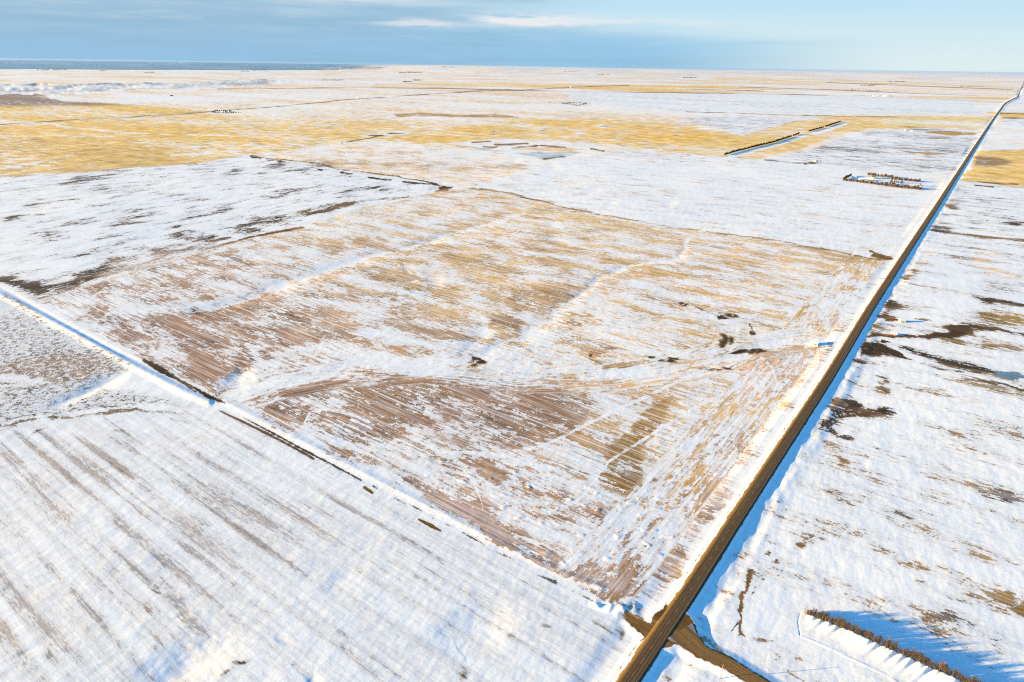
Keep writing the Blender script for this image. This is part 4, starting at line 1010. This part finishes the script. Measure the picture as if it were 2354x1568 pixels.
M = dict(
    twig=surf('brown_twigs', (.135, .095, .062), (.075, .054, .038), 2.0), gold=surf('straw_twigs', (.36, .24, .10), (.24, .15, .065), 2.0),
    rust=surf('russet_twigs', (.24, .12, .05), (.15, .08, .04), 1.0), bark=surf('grey_bark', (.13, .09, .06), (.07, .05, .04), 3.0),
    spruce=surf('spruce_needles', (.035, .045, .025), (.015, .022, .015), 1.5), dark=surf('dark_twigs', (.06, .05, .042), (.03, .028, .028), .8),
    white=surf('white_siding', (.74, .74, .70), (.62, .62, .58), .8, .6), cream=surf('cream_siding', (.70, .62, .40), (.55, .48, .30), .8, .6), green=surf('pale_green_siding', (.62, .68, .50), (.50, .56, .42), .9, .6),
    roofw=surf('snowy_roof', (.84, .85, .88), (.70, .73, .78), .5), roofd=surf('dark_roof', (.09, .07, .06), (.05, .045, .04), .7), grey=surf('grey_metal', (.42, .43, .44), (.30, .31, .32), 1.0, .45, 0, .5),
    steel=surf('galvanised_steel', (.62, .63, .64), (.5, .51, .53), .7, .4, 0, .5), wood=surf('weathered_wood', (.52, .34, .22), (.36, .23, .15), 2.0, .8, .3, .2, (1, 1, .2)), rustm=surf('rusty_sheet', (.34, .12, .05), (.20, .08, .04), 1.2),
    glass=surf('dark_window', (.02, .025, .03), (.03, .035, .04), 1.0, .15, 0, .5), red=surf('tower_paint', (.42, .26, .22), (.30, .19, .16), .05, .6), wire=surf('grey_wire', (.30, .27, .25), (.24, .22, .2), 1.0))


# ---- bare shrubs and trees
def twiggy(seed, h, r, stems, twigs, thick):
    """leafless bush: stems fanning from the ground, each with thin side twigs"""
    rd = random.Random(seed); mb = MB()
    for k in range(stems):
        a = rd.uniform(0, 6.283); lean = rd.uniform(.1, 1.0) * r; hh = h * rd.uniform(.7, 1.08)
        b = Vector((math.cos(a) * lean * .25, math.sin(a) * lean * .25, -.1)); mid = Vector((math.cos(a) * lean * .55, math.sin(a) * lean * .55, hh * .5))
        top = Vector((math.cos(a) * lean + rd.uniform(-.2, .2), math.sin(a) * lean + rd.uniform(-.2, .2), hh))
        mb.tube(b, mid, thick, thick * .7, 3, 0, False); mb.tube(mid, top, thick * .7, thick * .2, 3, 0, False)
        for j in range(twigs):
            t = rd.uniform(.12, 1); p = b.lerp(mid, t * 2) if t < .5 else mid.lerp(top, t * 2 - 1)
            q = p + Vector((rd.uniform(-1, 1), rd.uniform(-1, 1), rd.uniform(.25, 1.3))).normalized() * rd.uniform(.12, .26) * h
            mb.tube(p, q, thick * .55, thick * .2, 3, 0, False)
    return mb


shrubs = []
for k in range(6):
    shrubs.append(twiggy(100 + k, 3.5, 1.05, 16, 20, .042).mesh('bare_shrub', M['twig']))
bl, bs_ = resample(BELT, .8)
G_BELT = 'shrubs of the hedge by the junction'
first = True
for k, (x, y) in enumerate(bl):
    for side in (-.45, .5):
        if side > 0 and k % 2: continue
        xx, yy = x + random.uniform(-.3, .3) + side * .4, y + random.uniform(-.3, .3) - side * .8
        if math.hypot(xx, yy) > 452 or (k > 3 and random.random() < .04): continue
        o = bpy.data.objects.new('bare_shrub', shrubs[(k * 2 + (side > 0)) % 6]); COL.objects.link(o)
        sc_ = random.choice((random.uniform(.62, .9), random.uniform(.85, 1.3))) * 1.12 * min(1, .75 + k * .03)
        o.location = (xx, yy, ground_z(xx, yy) - .15); o.rotation_euler = (0, 0, random.uniform(0, 6.28)); o.scale = (sc_, sc_, sc_ * random.uniform(.9, 1.12))
        if first:
            first = False
            o.data = twiggy(99, 2.6, 1.0, 16, 16, .035).mesh('bare_shrub', M['gold'])
            tag(o, 'straw coloured bush at the upper left end of the long brown hedge', 'shrub')
        else:
            tag(o, 'leafless brown shrub within the long hedge beside its blue shadow at lower right', 'shrub', G_BELT)


def leafless_tree(seed, h, r, mat, n=150, trunk=.28, card=.9):
    """trunk, limbs and a cloud of small twig blades with gaps"""
    rd = random.Random(seed); mb = MB()
    mb.tube((0, 0, -.4), (rd.uniform(-.1, .1), rd.uniform(-.1, .1), h * .45), trunk, trunk * .5, 6, 1)
    for k in range(7):
        a = rd.uniform(0, 6.28); z0 = h * rd.uniform(.2, .45)
        mb.tube((0, 0, z0), (math.cos(a) * r * .7, math.sin(a) * r * .7, z0 + h * rd.uniform(.2, .45)), trunk * .35, .04, 4, 1, False)
    for k in range(n):
        while True:
            p = Vector((rd.uniform(-1, 1), rd.uniform(-1, 1), rd.uniform(-1, 1)))
            if p.length < 1: break
        lump = .82 + .25 * math.sin(p.x * 4 + seed) * math.sin(p.y * 5 + p.z * 3)
        c = Vector((p.x * r * lump, p.y * r * lump, h * .56 + p.z * h * .44 * lump))
        u = Vector((rd.uniform(-1, 1), rd.uniform(-1, 1), rd.uniform(.2, 1.4))).normalized() * card * rd.uniform(.5, 1.1); w_ = u.orthogonal().normalized() * card * .16
        mb.add([c - u - w_, c - u + w_, c + u], [(0, 1, 2)], 0)
        w2 = u.cross(w_).normalized() * card * .16
        mb.add([c - u * .6 - w2, c - u * .6 + w2, c + u * .9], [(0, 1, 2)], 0)
    return mb.mesh('bare_tree', [mat, M['bark']])


def spruce_mesh(seed, h, r):
    rd = random.Random(seed); mb = MB()
    mb.tube((0, 0, -.3), (0, 0, h), .2, .03, 5, 1)
    for k in range(230):
        t = rd.uniform(.06, 1) ** 1.15; z = h * (1 - t * .93); rad = r * t * rd.uniform(.55, 1.08); a = rd.uniform(0, 6.28)
        c = Vector((math.cos(a) * rad, math.sin(a) * rad, z - rad * .3)); b = Vector((0, 0, z)); sd = Vector((-math.sin(a), math.cos(a), 0)) * (.22 + .2 * t)
        mb.add([b.lerp(c, .15), c + sd - Vector((0, 0, .15)), c * 1.04, c - sd - Vector((0, 0, .15))], [(0, 1, 2, 3)], 0)
    return mb.mesh('spruce_tree', [M['spruce'], M['bark']])


TREES = {k: [leafless_tree(11 * i + 3, 7.0, 2.7, M[k], 300) for i in range(3)] for k in ('twig', 'gold', 'rust')}
TREES['dark'] = [leafless_tree(7 * i + 1, 7.0, 2.7, M['dark'], 260, .3, 1.0) for i in range(3)]
TREES['spruce'] = [spruce_mesh(5 * i + 2, 9.0, 2.3) for i in range(3)]


def tree(px, py, kind, label, group=None, sc_=1.0, name=None, jit=0.0, sz=1.0):
    x, y = gnd(px, py); x += random.uniform(-jit, jit); y += random.uniform(-jit, jit)
    o = bpy.data.objects.new(name or {'spruce': 'spruce_tree', 'dark': 'windbreak_tree' if 'windbreak' in label else 'grove_tree'}.get(kind, 'bare_tree'), random.choice(TREES[kind])); COL.objects.link(o)
    f = sc_ * random.uniform(.78, 1.2)
    o.location = (x, y, ground_z(x, y) - .1); o.rotation_euler = (0, 0, random.uniform(0, 6.28)); o.scale = (f, f, f * sz * random.uniform(.85, 1.15))
    return tag(o, label, 'tree', group)


def tree_line(pts, step, kinds, label, group, sc_=1.0, jit=1.0, sz=1.0):
    q = [gnd(*p) for p in pts]; ln = np.array(q); L = np.concatenate([[0], np.cumsum(np.linalg.norm(np.diff(ln, axis=0), axis=1))])
    n = max(2, int(L[-1] / step) + 1)
    for i in range(n):
        s0 = L[-1] * i / (n - 1); px = np.interp(s0, L, [p[0] for p in pts]); py = np.interp(s0, L, [p[1] for p in pts])
        tree(px, py, kinds[i % len(kinds)], label, group, sc_, None, jit, sz)
    return n


NT_ = 0
# windbreak of dark trees in the yellow stubble
for pts, lab in (([(1665, 357), (1690, 350), (1730, 339.5), (1780, 327.5), (1818, 315)], 'dark tree in the long curved windbreak crossing the yellow stubble'),
                 ([(1822.5, 313.3), (1836, 308.5)], 'dark tree in the short windbreak piece at the far end of the long one'),
                 ([(1859, 303), (1892, 294)], 'dark tree in the windbreak piece crossed by the radio mast'),
                 ([(1896.5, 292.3), (1931, 280.8)], 'dark tree in the farthest windbreak piece of the yellow stubble')):
    NT_ += tree_line(pts, 6.2 if pts[0][0] < 1800 else 7.5, ['dark'], lab, lab.replace('dark tree in', 'trees of'), 1.12, .5, .95)
# farmyard beside the highway
FY = lambda zx, zy: (1917.3 + zx * .11106, 374.7 + zy * .11106)
G1 = 'trees along the near side of the farmyard'
NT_ += tree_line([FY(*p) for p in ((190, 372), (350, 388), (700, 432), (1200, 500), (1780, 562))], 3.1, ['twig', 'rust', 'twig', 'gold', 'twig'], 'leafless tree in the near hedge of the farmyard beside the highway', G1, .95, 1.6)
NT_ += tree_line([FY(*p) for p in ((420, 372), (760, 412), (1100, 455), (1500, 520))], 9, ['gold', 'twig', 'rust'], 'leafless tree in the near hedge of the farmyard beside the highway', G1, .8, 2)
NT_ += tree_line([FY(*p) for p in ((195, 362), (250, 315), (335, 275))], 4.5, ['twig', 'dark'], 'leafless tree closing the left end of the farmyard', 'trees closing the left end of the farmyard', 1.05, 1)
NT_ += tree_line([FY(*p) for p in ((690, 262), (900, 285), (1180, 315))], 3.4, ['gold', 'twig'], 'yellowish tree in the far hedge behind the farm buildings', 'yellowish trees behind the farm buildings', 1.15, 1.4)
NT_ += tree_line([FY(*p) for p in ((1190, 345), (1450, 370), (1760, 400))], 3.4, ['twig', 'rust'], 'reddish brown tree in the far hedge of the farmyard towards the highway', 'reddish trees of the far farmyard hedge', 1.1, 1.6)
for p in ((1165, 405), (1195, 395), (1240, 405), (1285, 400), (1325, 415), (1375, 425), (1405, 420)):
    tree(*FY(*p), 'spruce', 'dark green spruce in the clump at the middle of the farmyard', 'spruces in the middle of the farmyard', 1.0)
NT_ += tree_line([FY(*p) for p in ((980, 440), (1130, 440), (1300, 462))], 3.5, ['twig', 'gold', 'twig'], 'brown tree in the thicket in front of the farmyard spruces', 'thicket before the farmyard spruces', .8, 2.5)
NT_ += tree_line([FY(*p) for p in ((1480, 505), (1600, 525), (1690, 535))], 3.5, ['twig'], 'brown tree in the second hedge row toward the highway end of the farmyard', 'second hedge row of the farmyard', .9, 1.5)
tree(*FY(1772, 470), 'spruce', 'single dark spruce near the highway end of the farmyard', None, .95)
tree(*FY(1722, 520), 'gold', 'large pale bushy tree at the highway end of the farmyard', None, 1.35)
tree(*FY(1815, 500), 'gold', 'smaller pale tree right of the large pale bushy one in the farmyard', None, .95)


# ---- buildings
def gable(name, label, cat, pa, pb, depth, wall, rise, wm, rm, doors=(), windows=(), over=.25, group=None):
    """shed or house: near wall runs from pa to pb (pixels of the photograph), body goes back by depth"""
    A = Vector(gnd(*pa)); Bv = Vector(gnd(*pb)); u = Bv - A; L = u.length; rz = math.atan2(u.y, u.x)
    o = empty(name, (A.x, A.y, min(ground_z(*A), ground_z(*Bv)) - .05), rz); tag(o, label, cat, group)
    d = depth
    if rise > 0:
        walls = MB(); walls.add([(0, 0, 0), (L, 0, 0), (L, d, 0), (0, d, 0), (0, 0, wall), (L, 0, wall), (L, d, wall), (0, d, wall), (0, d / 2, wall + rise), (L, d / 2, wall + rise)],
                                [(0, 1, 5, 4), (2, 3, 7, 6), (1, 2, 6, 9, 5), (3, 0, 4, 8, 7)])
        e = over; k = rise / (d / 2)
        rf = MB()
        for y0, y1, z0, z1 in ((-e, d / 2, wall - e * k, wall + rise), (d / 2, d + e, wall + rise, wall - e * k)):
            rf.add([(-e, y0, z0 + .02), (L + e, y0, z0 + .02), (L + e, y1, z1 + .02), (-e, y1, z1 + .02), (-e, y0, z0 + .2), (L + e, y0, z0 + .2), (L + e, y1, z1 + .2), (-e, y1, z1 + .2)],
                   [(3, 2, 1, 0), (4, 5, 6, 7), (0, 1, 5, 4), (1, 2, 6, 5), (2, 3, 7, 6), (3, 0, 4, 7)])
    else:
        walls = MB().box(0, 0, 0, L, d, wall)
        rf = MB(); rf.add([(-over, -over, wall + .03), (L + over, -over, wall + .03), (L + over, d + over, wall - rise + .03), (-over, d + over, wall - rise + .03),
                           (-over, -over, wall + .22), (L + over, -over, wall + .22), (L + over, d + over, wall - rise + .22), (-over, d + over, wall - rise + .22)],
                          [(3, 2, 1, 0), (4, 5, 6, 7), (0, 1, 5, 4), (1, 2, 6, 5), (2, 3, 7, 6), (3, 0, 4, 7)])
    walls.build('wall', wm, o); rf.build('roof', rm, o)
    for f0, w_, h_ in doors:
        MB().box(f0 * L, -.06, .02, f0 * L + w_, .02, h_).build('door', M['grey'], o)
    for f0, z0, w_, h_ in windows:
        MB().box(f0 * L, -.05, z0, f0 * L + w_, .02, z0 + h_).build('window', M['glass'], o)
    return o


def tank(name, label, cat, px, py, r, h, mat, cone=.3, group=None):
    x, y = gnd(px, py); o = empty(name, (x, y, ground_z(x, y) - .05)); tag(o, label, cat, group)
    MB().lathe([(r, 0), (r, h)], 20).build('wall', mat, o, True)
    MB().lathe([(r * 1.03, h), (r * .5, h + r * cone * .6), (.15, h + r * cone), (0, h + r * cone)], 20).build('roof', M['roofw'] if cone < .5 else mat, o)
    return o


# roadside shed
RS = lambda zx, zy: ((2080 + zx / 11.77) * .8715, (860 + zy / 11.77) * .8715)
gable('field_shed', 'small pale green shed with snowy roof standing beside the highway in the stubble', 'shed', RS(695, 600), RS(893, 620), 5.6, 2.7, -.35, M['green'], M['roofw'], ((.15, 1.0, 2.0),), ((.55, 1.1, 1.2, .8),))
# well pad huts right of the highway
WP = lambda zx, zy: ((2250 + zx / 9.416) * .8715, (780 + zy / 9.416) * .8715)
gable('pump_hut', 'cream walled hut with snowy gable roof on the well pad right of the highway', 'hut', WP(1170, 672), WP(1300, 672), 4.5, 2.3, 1.1, M['cream'], M['roofw'], ((.3, .9, 1.9),))
gable('storage_hut', 'low snow covered hut with rusty wall, nearer of the two on the well pad', 'hut', WP(930, 985), WP(1080, 1000), 4.0, 1.5, .7, M['rustm'], M['roofw'], ((.5, .8, 1.3),))
# farm buildings
gable('farm_shed', 'small white shed at the left end of the farmyard', 'shed', FY(368, 310), FY(455, 312), 6, 3.0, 1.4, M['white'], M['roofw'], ((.3, 2.2, 2.4),))
gable('barn', 'long cream barn in the farmyard beside the highway', 'barn', FY(532, 372), FY(718, 374), 9, 4.0, 2.6, M['cream'], M['roofw'], ((.1, 3, 3.2), (.5, 3, 3.2)), ((.8, 1.4, 1.2, 1.0),))
gable('farm_house', 'house with pale yellow walls and dark roof behind the long barn', 'house', FY(740, 318), FY(800, 335), 8, 4.2, 2.4, M['cream'], M['roofd'], ((.4, 1.0, 2.1),), ((.1, 1.2, 1.2, 1.2), (.7, 1.2, 1.2, 1.2)))
gable('lean_to', 'low straw coloured shelter behind the near hedge of the farmyard', 'shelter', FY(322, 378), FY(445, 388), 4, 1.8, -.3, M['cream'], M['roofw'])


def fence(name, label, pts, step, h, group=None):
    q = np.array([gnd(*p) for p in pts]); ln, s_ = resample(q, step)
    z = [ground_z(x, y) for x, y in ln]; o = empty(name, (ln[0][0], ln[0][1], z[0])); tag(o, label, 'fence', group)
    loc = [Vector((x - ln[0][0], y - ln[0][1], zz - z[0])) for (x, y), zz in zip(ln, z)]
    for p in loc:
        MB().tube(p - Vector((0, 0, .2)), p + Vector((0, 0, h)), .12, .1, 6).build('post', M['dark'], o)
    rl = MB()
    for p, q_ in zip(loc[:-1], loc[1:]):
        for hh in (.4, .75, 1.1):
            rl.tube(p + Vector((.12, 0, hh * h / 1.3)), q_ + Vector((.12, 0, hh * h / 1.3)), .07, .07, 4)
    rl.build('rail', M['dark'], o)
    return o


fence('corral_fence', 'dark rail fence in the shade at the highway end of the farmyard', [FY(1885, 488), FY(1960, 492), FY(2040, 500), FY(2085, 478)], 3.0, 1.8)
fence('yard_fence', 'short dark rail fence between the farmyard hedge and the highway', [FY(2010, 532), FY(2070, 540), FY(2130, 552)], 3.0, 1.6)

# ---- radio mast with guy wires and its cabin
mx, my = gnd(1875, 371.8); mz = ground_z(mx, my); mr = math.hypot(mx, my)
mast = empty('radio_mast', (mx, my, mz)); tag(mast, 'tall thin guyed lattice radio mast rising in front of the windbreak', 'mast')
MH = 118.0
mm_ = MB(); W2 = .55
legs = [Vector((W2 * math.cos(a), W2 * math.sin(a), 0)) for a in (.5, 2.594, 4.689)]
for p in legs: mm_.tube(p, p + Vector((0, 0, MH)), .07, .07, 4)
for k in range(int(MH / 2)):
    for i in range(3):
        p, q = legs[i], legs[(i + 1) % 3]
        mm_.tube(p + Vector((0, 0, 2 * k)), q + Vector((0, 0, 2 * k + 2)), .04, .04, 3, 0, False)
mm_.build('lattice', M['red'], mast)
MB().tube((0, 0, MH), (0, 0, MH + 3), .06, .03, 4).build('antenna', M['grey'], mast)
for a in (.5, 2.594, 4.689):
    gw = MB()
    for hh in (38, 76, 112):
        gw.tube((math.cos(a) * 62, math.sin(a) * 62, .3), (math.cos(a) * .5, math.sin(a) * .5, hh), .018, .018, 3, 0, False)
    gw.build('guy_wire', M['wire'], mast)
gable('equipment_cabin', 'tiny white cabin at the foot of the tall radio mast', 'cabin', (1869.5, 372.6), (1873.2, 372.8), 3, 2.6, .6, M['white'], M['roofw'], ((.4, .9, 2.0),))
tree(1877.5, 372.2, 'dark', 'single dark bush at the foot of the radio mast', None, .6)

# ---- poles
def pole(px, py, h, label, r=.13, stub=False):
    x, y = gnd(px, py); o = empty('wooden_pole', (x, y, ground_z(x, y))); tag(o, label, 'pole')
    MB().tube((0, 0, -.4), (.05, .02, h), r, r * .72, 10).build('post', M['wood'], o, True)
    MB().tube((.05, .02, h), (.05, .02, h + .1), r * .8, r * .5, 10).build('cap', M['grey'], o)
    if stub:
        MB().tube((-.45, -.2, -.3), (-.35, -.15, .9), .07, .06, 8).build('marker_stake', M['dark'], o)
    return o


K_ = 1 / 1.1474
pole(1900 * K_, 1789 * K_, 8.0, 'slender wooden pole casting a long shadow across the gravel road', .14, True)
pole(2531 * K_, 686 * K_, 6.5, 'thin dark pole standing alone in the white field right of the highway', .16)

# ---- far farms, bins and groves
TK = lambda zx, zy: ((2330 + zx / 15.69) * .8715, (320 + zy / 15.69) * .8715)
tank('storage_tank', 'white tank with dark shed beside it, left of the pair beyond the windbreak', 'tank', *TK(895, 392), 3.6, 4.6, M['white'])
tank('storage_tank', 'white tank right of the dark shed beyond the windbreak', 'tank', *TK(1165, 415), 3.8, 4.0, M['white'])
gable('tank_shed', 'dark shed between two white tanks beyond the windbreak', 'shed', TK(930, 396), TK(1010, 400), 6, 3.4, 1.2, M['roofd'], M['grey'], ((.4, 1.5, 2.2),))
LF = lambda zx, zy: (453.2 + zx * .07405, 235.3 + zy * .07405)
for zx, w_, h_, wm, rm, lab, nm in ((462, 70, 5, 'roofd', 'roofd', 'dark shed at the left end of the far farm in the yellow fields', 'far_shed'), (540, 100, 4, 'white', 'roofw', 'long low white building left of centre in the far farm in the yellow fields', 'far_barn'),
                                    (745, 55, 6, 'white', 'roofw', 'tall white building left of the dark clump in the far farm in the yellow fields', 'far_barn'), (925, 60, 6, 'white', 'roofw', 'white building right of the dark clump in the far farm in the yellow fields', 'far_house'),
                                    (860, 50, 5, 'roofd', 'grey', 'dark building in the middle of the far farm in the yellow fields', 'far_shed'), (1060, 40, 4, 'grey', 'roofw', 'grey shed at the right end of the far farm in the yellow fields', 'far_shed')):
    gable(nm, lab, 'farm building', LF(zx, 322), LF(zx + w_, 324), 9, h_, 2.4, M[wm], M[rm], ((.3, 2.4, 2.6),))
GF = 'trees round the far farm in the yellow fields'
for zx, zy in ((560, 285), (600, 280), (640, 280), (690, 282), (735, 280), (780, 278), (830, 285), (850, 296), (880, 280), (910, 275), (945, 278), (985, 282), (1015, 300), (1030, 290), (1060, 280), (690, 335), (1080, 335), (1120, 335)):
    tree(*LF(zx, zy), 'dark' if zx > 820 else 'twig', 'leafless tree round the far farm in the yellow fields', GF, 1.1, None, 3)
for zx in range(1150, 1360, 30):
    tree(*LF(zx, 335), 'dark', 'tree in the low row right of the far farm in the yellow fields', 'low tree row right of the far farm', .8, None, 3, .7)
CG = lambda zx, zy: (1237.5 + zx * .07405, 217.9 + zy * .07405)
tree(*CG(300, 262), 'dark', 'left one of two round dark trees on the snow left of the grove', None, 1.5, None, 0, .8)
tree(*CG(362, 258), 'dark', 'right one of two round dark trees on the snow left of the grove', None, 1.6, None, 0, .9)
tree(*CG(470, 260), 'dark', 'small single tree between the two dark trees and the grove', None, .8)
GC = 'trees of the grove on the middle snowfield'
for a0, a1, n in (((650, 272), (1040, 272), 14), ((780, 296), (960, 306), 8), ((1040, 326), (1180, 350), 7), ((1180, 350), (1350, 326), 8), ((1350, 318), (1490, 290), 9), ((1060, 270), (1290, 268), 7), ((1370, 280), (1480, 272), 6), ((880, 250), (1000, 255), 5)):
    for i in range(n):
        t = i / (n - 1); tree(*CG(a0[0] + (a1[0] - a0[0]) * t, a0[1] + (a1[1] - a0[1]) * t), 'dark', 'dark leafless tree of the grove on the middle snowfield', GC, 1.05, None, 4)
FG = lambda zx, zy: (1098 + zx * .11106, 191.7 + zy * .11106)
for zx in (100, 200, 305, 342, 350, 400, 436, 472, 480, 540, 556, 572, 590, 606, 624, 650, 676):
    tree(*FG(zx, 142), 'dark', 'small dark tree in the far row at a road bend above the centre', 'trees in the far row at the road bend', 1.3, None, 6)


def bins(p, q, r, h, lab):
    for (px, py), wd_n in ((p, 'left'), (q, 'right')):
        tank('grain_bin', f'{wd_n} bin of {lab}', 'grain bin', px, py, r, h, M['steel'], .55)


bins((819.3, 227.0), (822.4, 226.9), 3.6, 10.0, 'the pair standing beside the thin far road left of centre')
bins((1312.3, 202.9), (1315.9, 202.9), 6.0, 18.0, 'the farthest pair near the end of the thin road')
tree(958, 221.6, 'dark', 'lone dark tree beside the thin far road left of centre', None, 1.4, None, 0, .7)
gable('field_hut', 'dark hut alone on the pale slope below the coulee', 'hut', (391, 221.3), (397, 221.4), 10, 5, 2, M['roofd'], M['roofd'], ((.4, 2, 3),))
RG = lambda zx, zy: (1917.3 + zx * .10366, 183 + zy * .10366)
for zx in range(655, 1000, 22):
    tree(*RG(zx, 245 + (zx - 655) * .02), 'dark', 'dark tree in the long far grove right of centre', 'trees of the long far grove at right', 1.3, None, 8)
for zx in list(range(450, 610, 22)) + [625, 650, 675, 740, 775, 800, 825]:
    tree(*RG(zx, 356), 'dark', 'tree in the broken row at the top edge of the wide snowfield', 'trees at the top edge of the wide snowfield', .95, None, 6)
for zx in range(1190, 1310, 20):
    tree(*RG(zx, 372), 'twig', 'brownish tree right of the white bins at the edge of the wide snowfield', 'brownish trees right of the white bins', 1.0, None, 6)
tree(*RG(1022, 366), 'spruce', 'tall dark tree between two white farm buildings at the edge of the wide snowfield', None, 1.3)
for zx, w_, lab in ((835, 24, 'first small white building left of the tall dark tree at the snowfield edge'), (925, 30, 'second small white building left of the tall dark tree at the snowfield edge'), (1070, 90, 'long white building right of the tall dark tree at the snowfield edge')):
    gable('far_barn', lab, 'farm building', RG(zx, 372), RG(zx + w_, 374), 12, 5, 2.5, M['white'], M['roofw'], ((.3, 3, 3),))
gable('far_shed', 'dark shed left of the long far grove right of centre', 'shed', RG(365, 232), RG(390, 233), 14, 9, 4, M['roofd'], M['roofd'], ((.3, 3, 3),))
for i in range(26):
    tree(1571 + i * 2.8, 201.2 + math.sin(i) * .3, 'dark', 'tree of the thin far row along the yellow strip above the wide snowfield', 'far tree row along the yellow strip', 1.2, None, 10)
for i in range(20):
    tree(563 + i * 2.5, 203.4, 'dark', 'tree of the far row below the coulee', 'far tree row below the coulee', 1.0, None, 10)

# woods so far off that they read as dark dashes
wood = MB(); rdw = random.Random(5)
for x0, x1, y0, n, hh in ((919, 970, 169.4, 60, 16), (905, 920, 168.8, 10, 10), (951, 967, 184.6, 22, 12), (925, 946, 187.6, 18, 10), (1018, 1040, 161.4, 26, 20), (804, 816, 158.2, 10, 16), (856, 876, 158.6, 18, 18), (1136, 1172, 157.0, 34, 20), (1570, 1600, 179.6, 26, 14), (2040, 2080, 187.6, 30, 12),
                          (86, 152, 161.3, 40, 14), (230, 244, 163.5, 12, 14), (333, 352, 167.6, 14, 14), (553, 572, 165.2, 18, 16), (580, 612, 163.0, 24, 16), (1975, 2010, 197, 20, 10), (1290, 1330, 169.4, 16, 14), (1370, 1400, 174.0, 20, 12), (2000, 2060, 191, 18, 10), (1700, 1760, 188, 14, 9), (2200, 2260, 200, 18, 8)):
    for i in range(n):
        px = x0 + (x1 - x0) * rdw.random(); x, y = gnd(px, y0 + rdw.uniform(-.25, .25), 0.0); r_ = math.hypot(x, y)
        if r_ > 45000: continue
        z = ground_z(x, y); s0 = hh * rdw.uniform(.5, 1.1); wd_w = s0 * rdw.uniform(1.2, 2.6)
        for k in range(5):
            a = rdw.uniform(0, 6.28); c = Vector((x + rdw.uniform(-1, 1) * wd_w, y + rdw.uniform(-1, 1) * wd_w, z + s0 * rdw.uniform(.3, .8))); u = Vector((math.cos(a), math.sin(a), 0)) * s0 * .5
            wood.add([c - u - Vector((0, 0, s0 * .4)), c + u - Vector((0, 0, s0 * .4)), c + u * .5 + Vector((0, 0, s0 * .4)), c - u * .6 + Vector((0, 0, s0 * .35))], [(0, 1, 2, 3)])
wo_ = wood.build('distant_woods', M['dark']); wo_['kind'] = 'stuff'
print('trees in rows', NT_)

# ---- the air over the plain
hz = MB(); hz.box(-150000, -2000, -500, 150000, 150000, 256)
hzm = bpy.data.materials.new('haze'); hzm.use_nodes = True; hzm.node_tree.nodes.clear()
ho = hzm.node_tree.nodes.new('ShaderNodeOutputMaterial'); hv = hzm.node_tree.nodes.new('ShaderNodeVolumePrincipled')
hv.inputs['Color'].default_value = (.30, .50, 1, 1); hv.inputs['Density'].default_value = 4.2e-6; hv.inputs['Anisotropy'].default_value = .2
hzm.node_tree.links.new(hv.outputs[0], ho.inputs['Volume'])
hzo = hz.build('haze', hzm); hzo['kind'] = 'stuff'
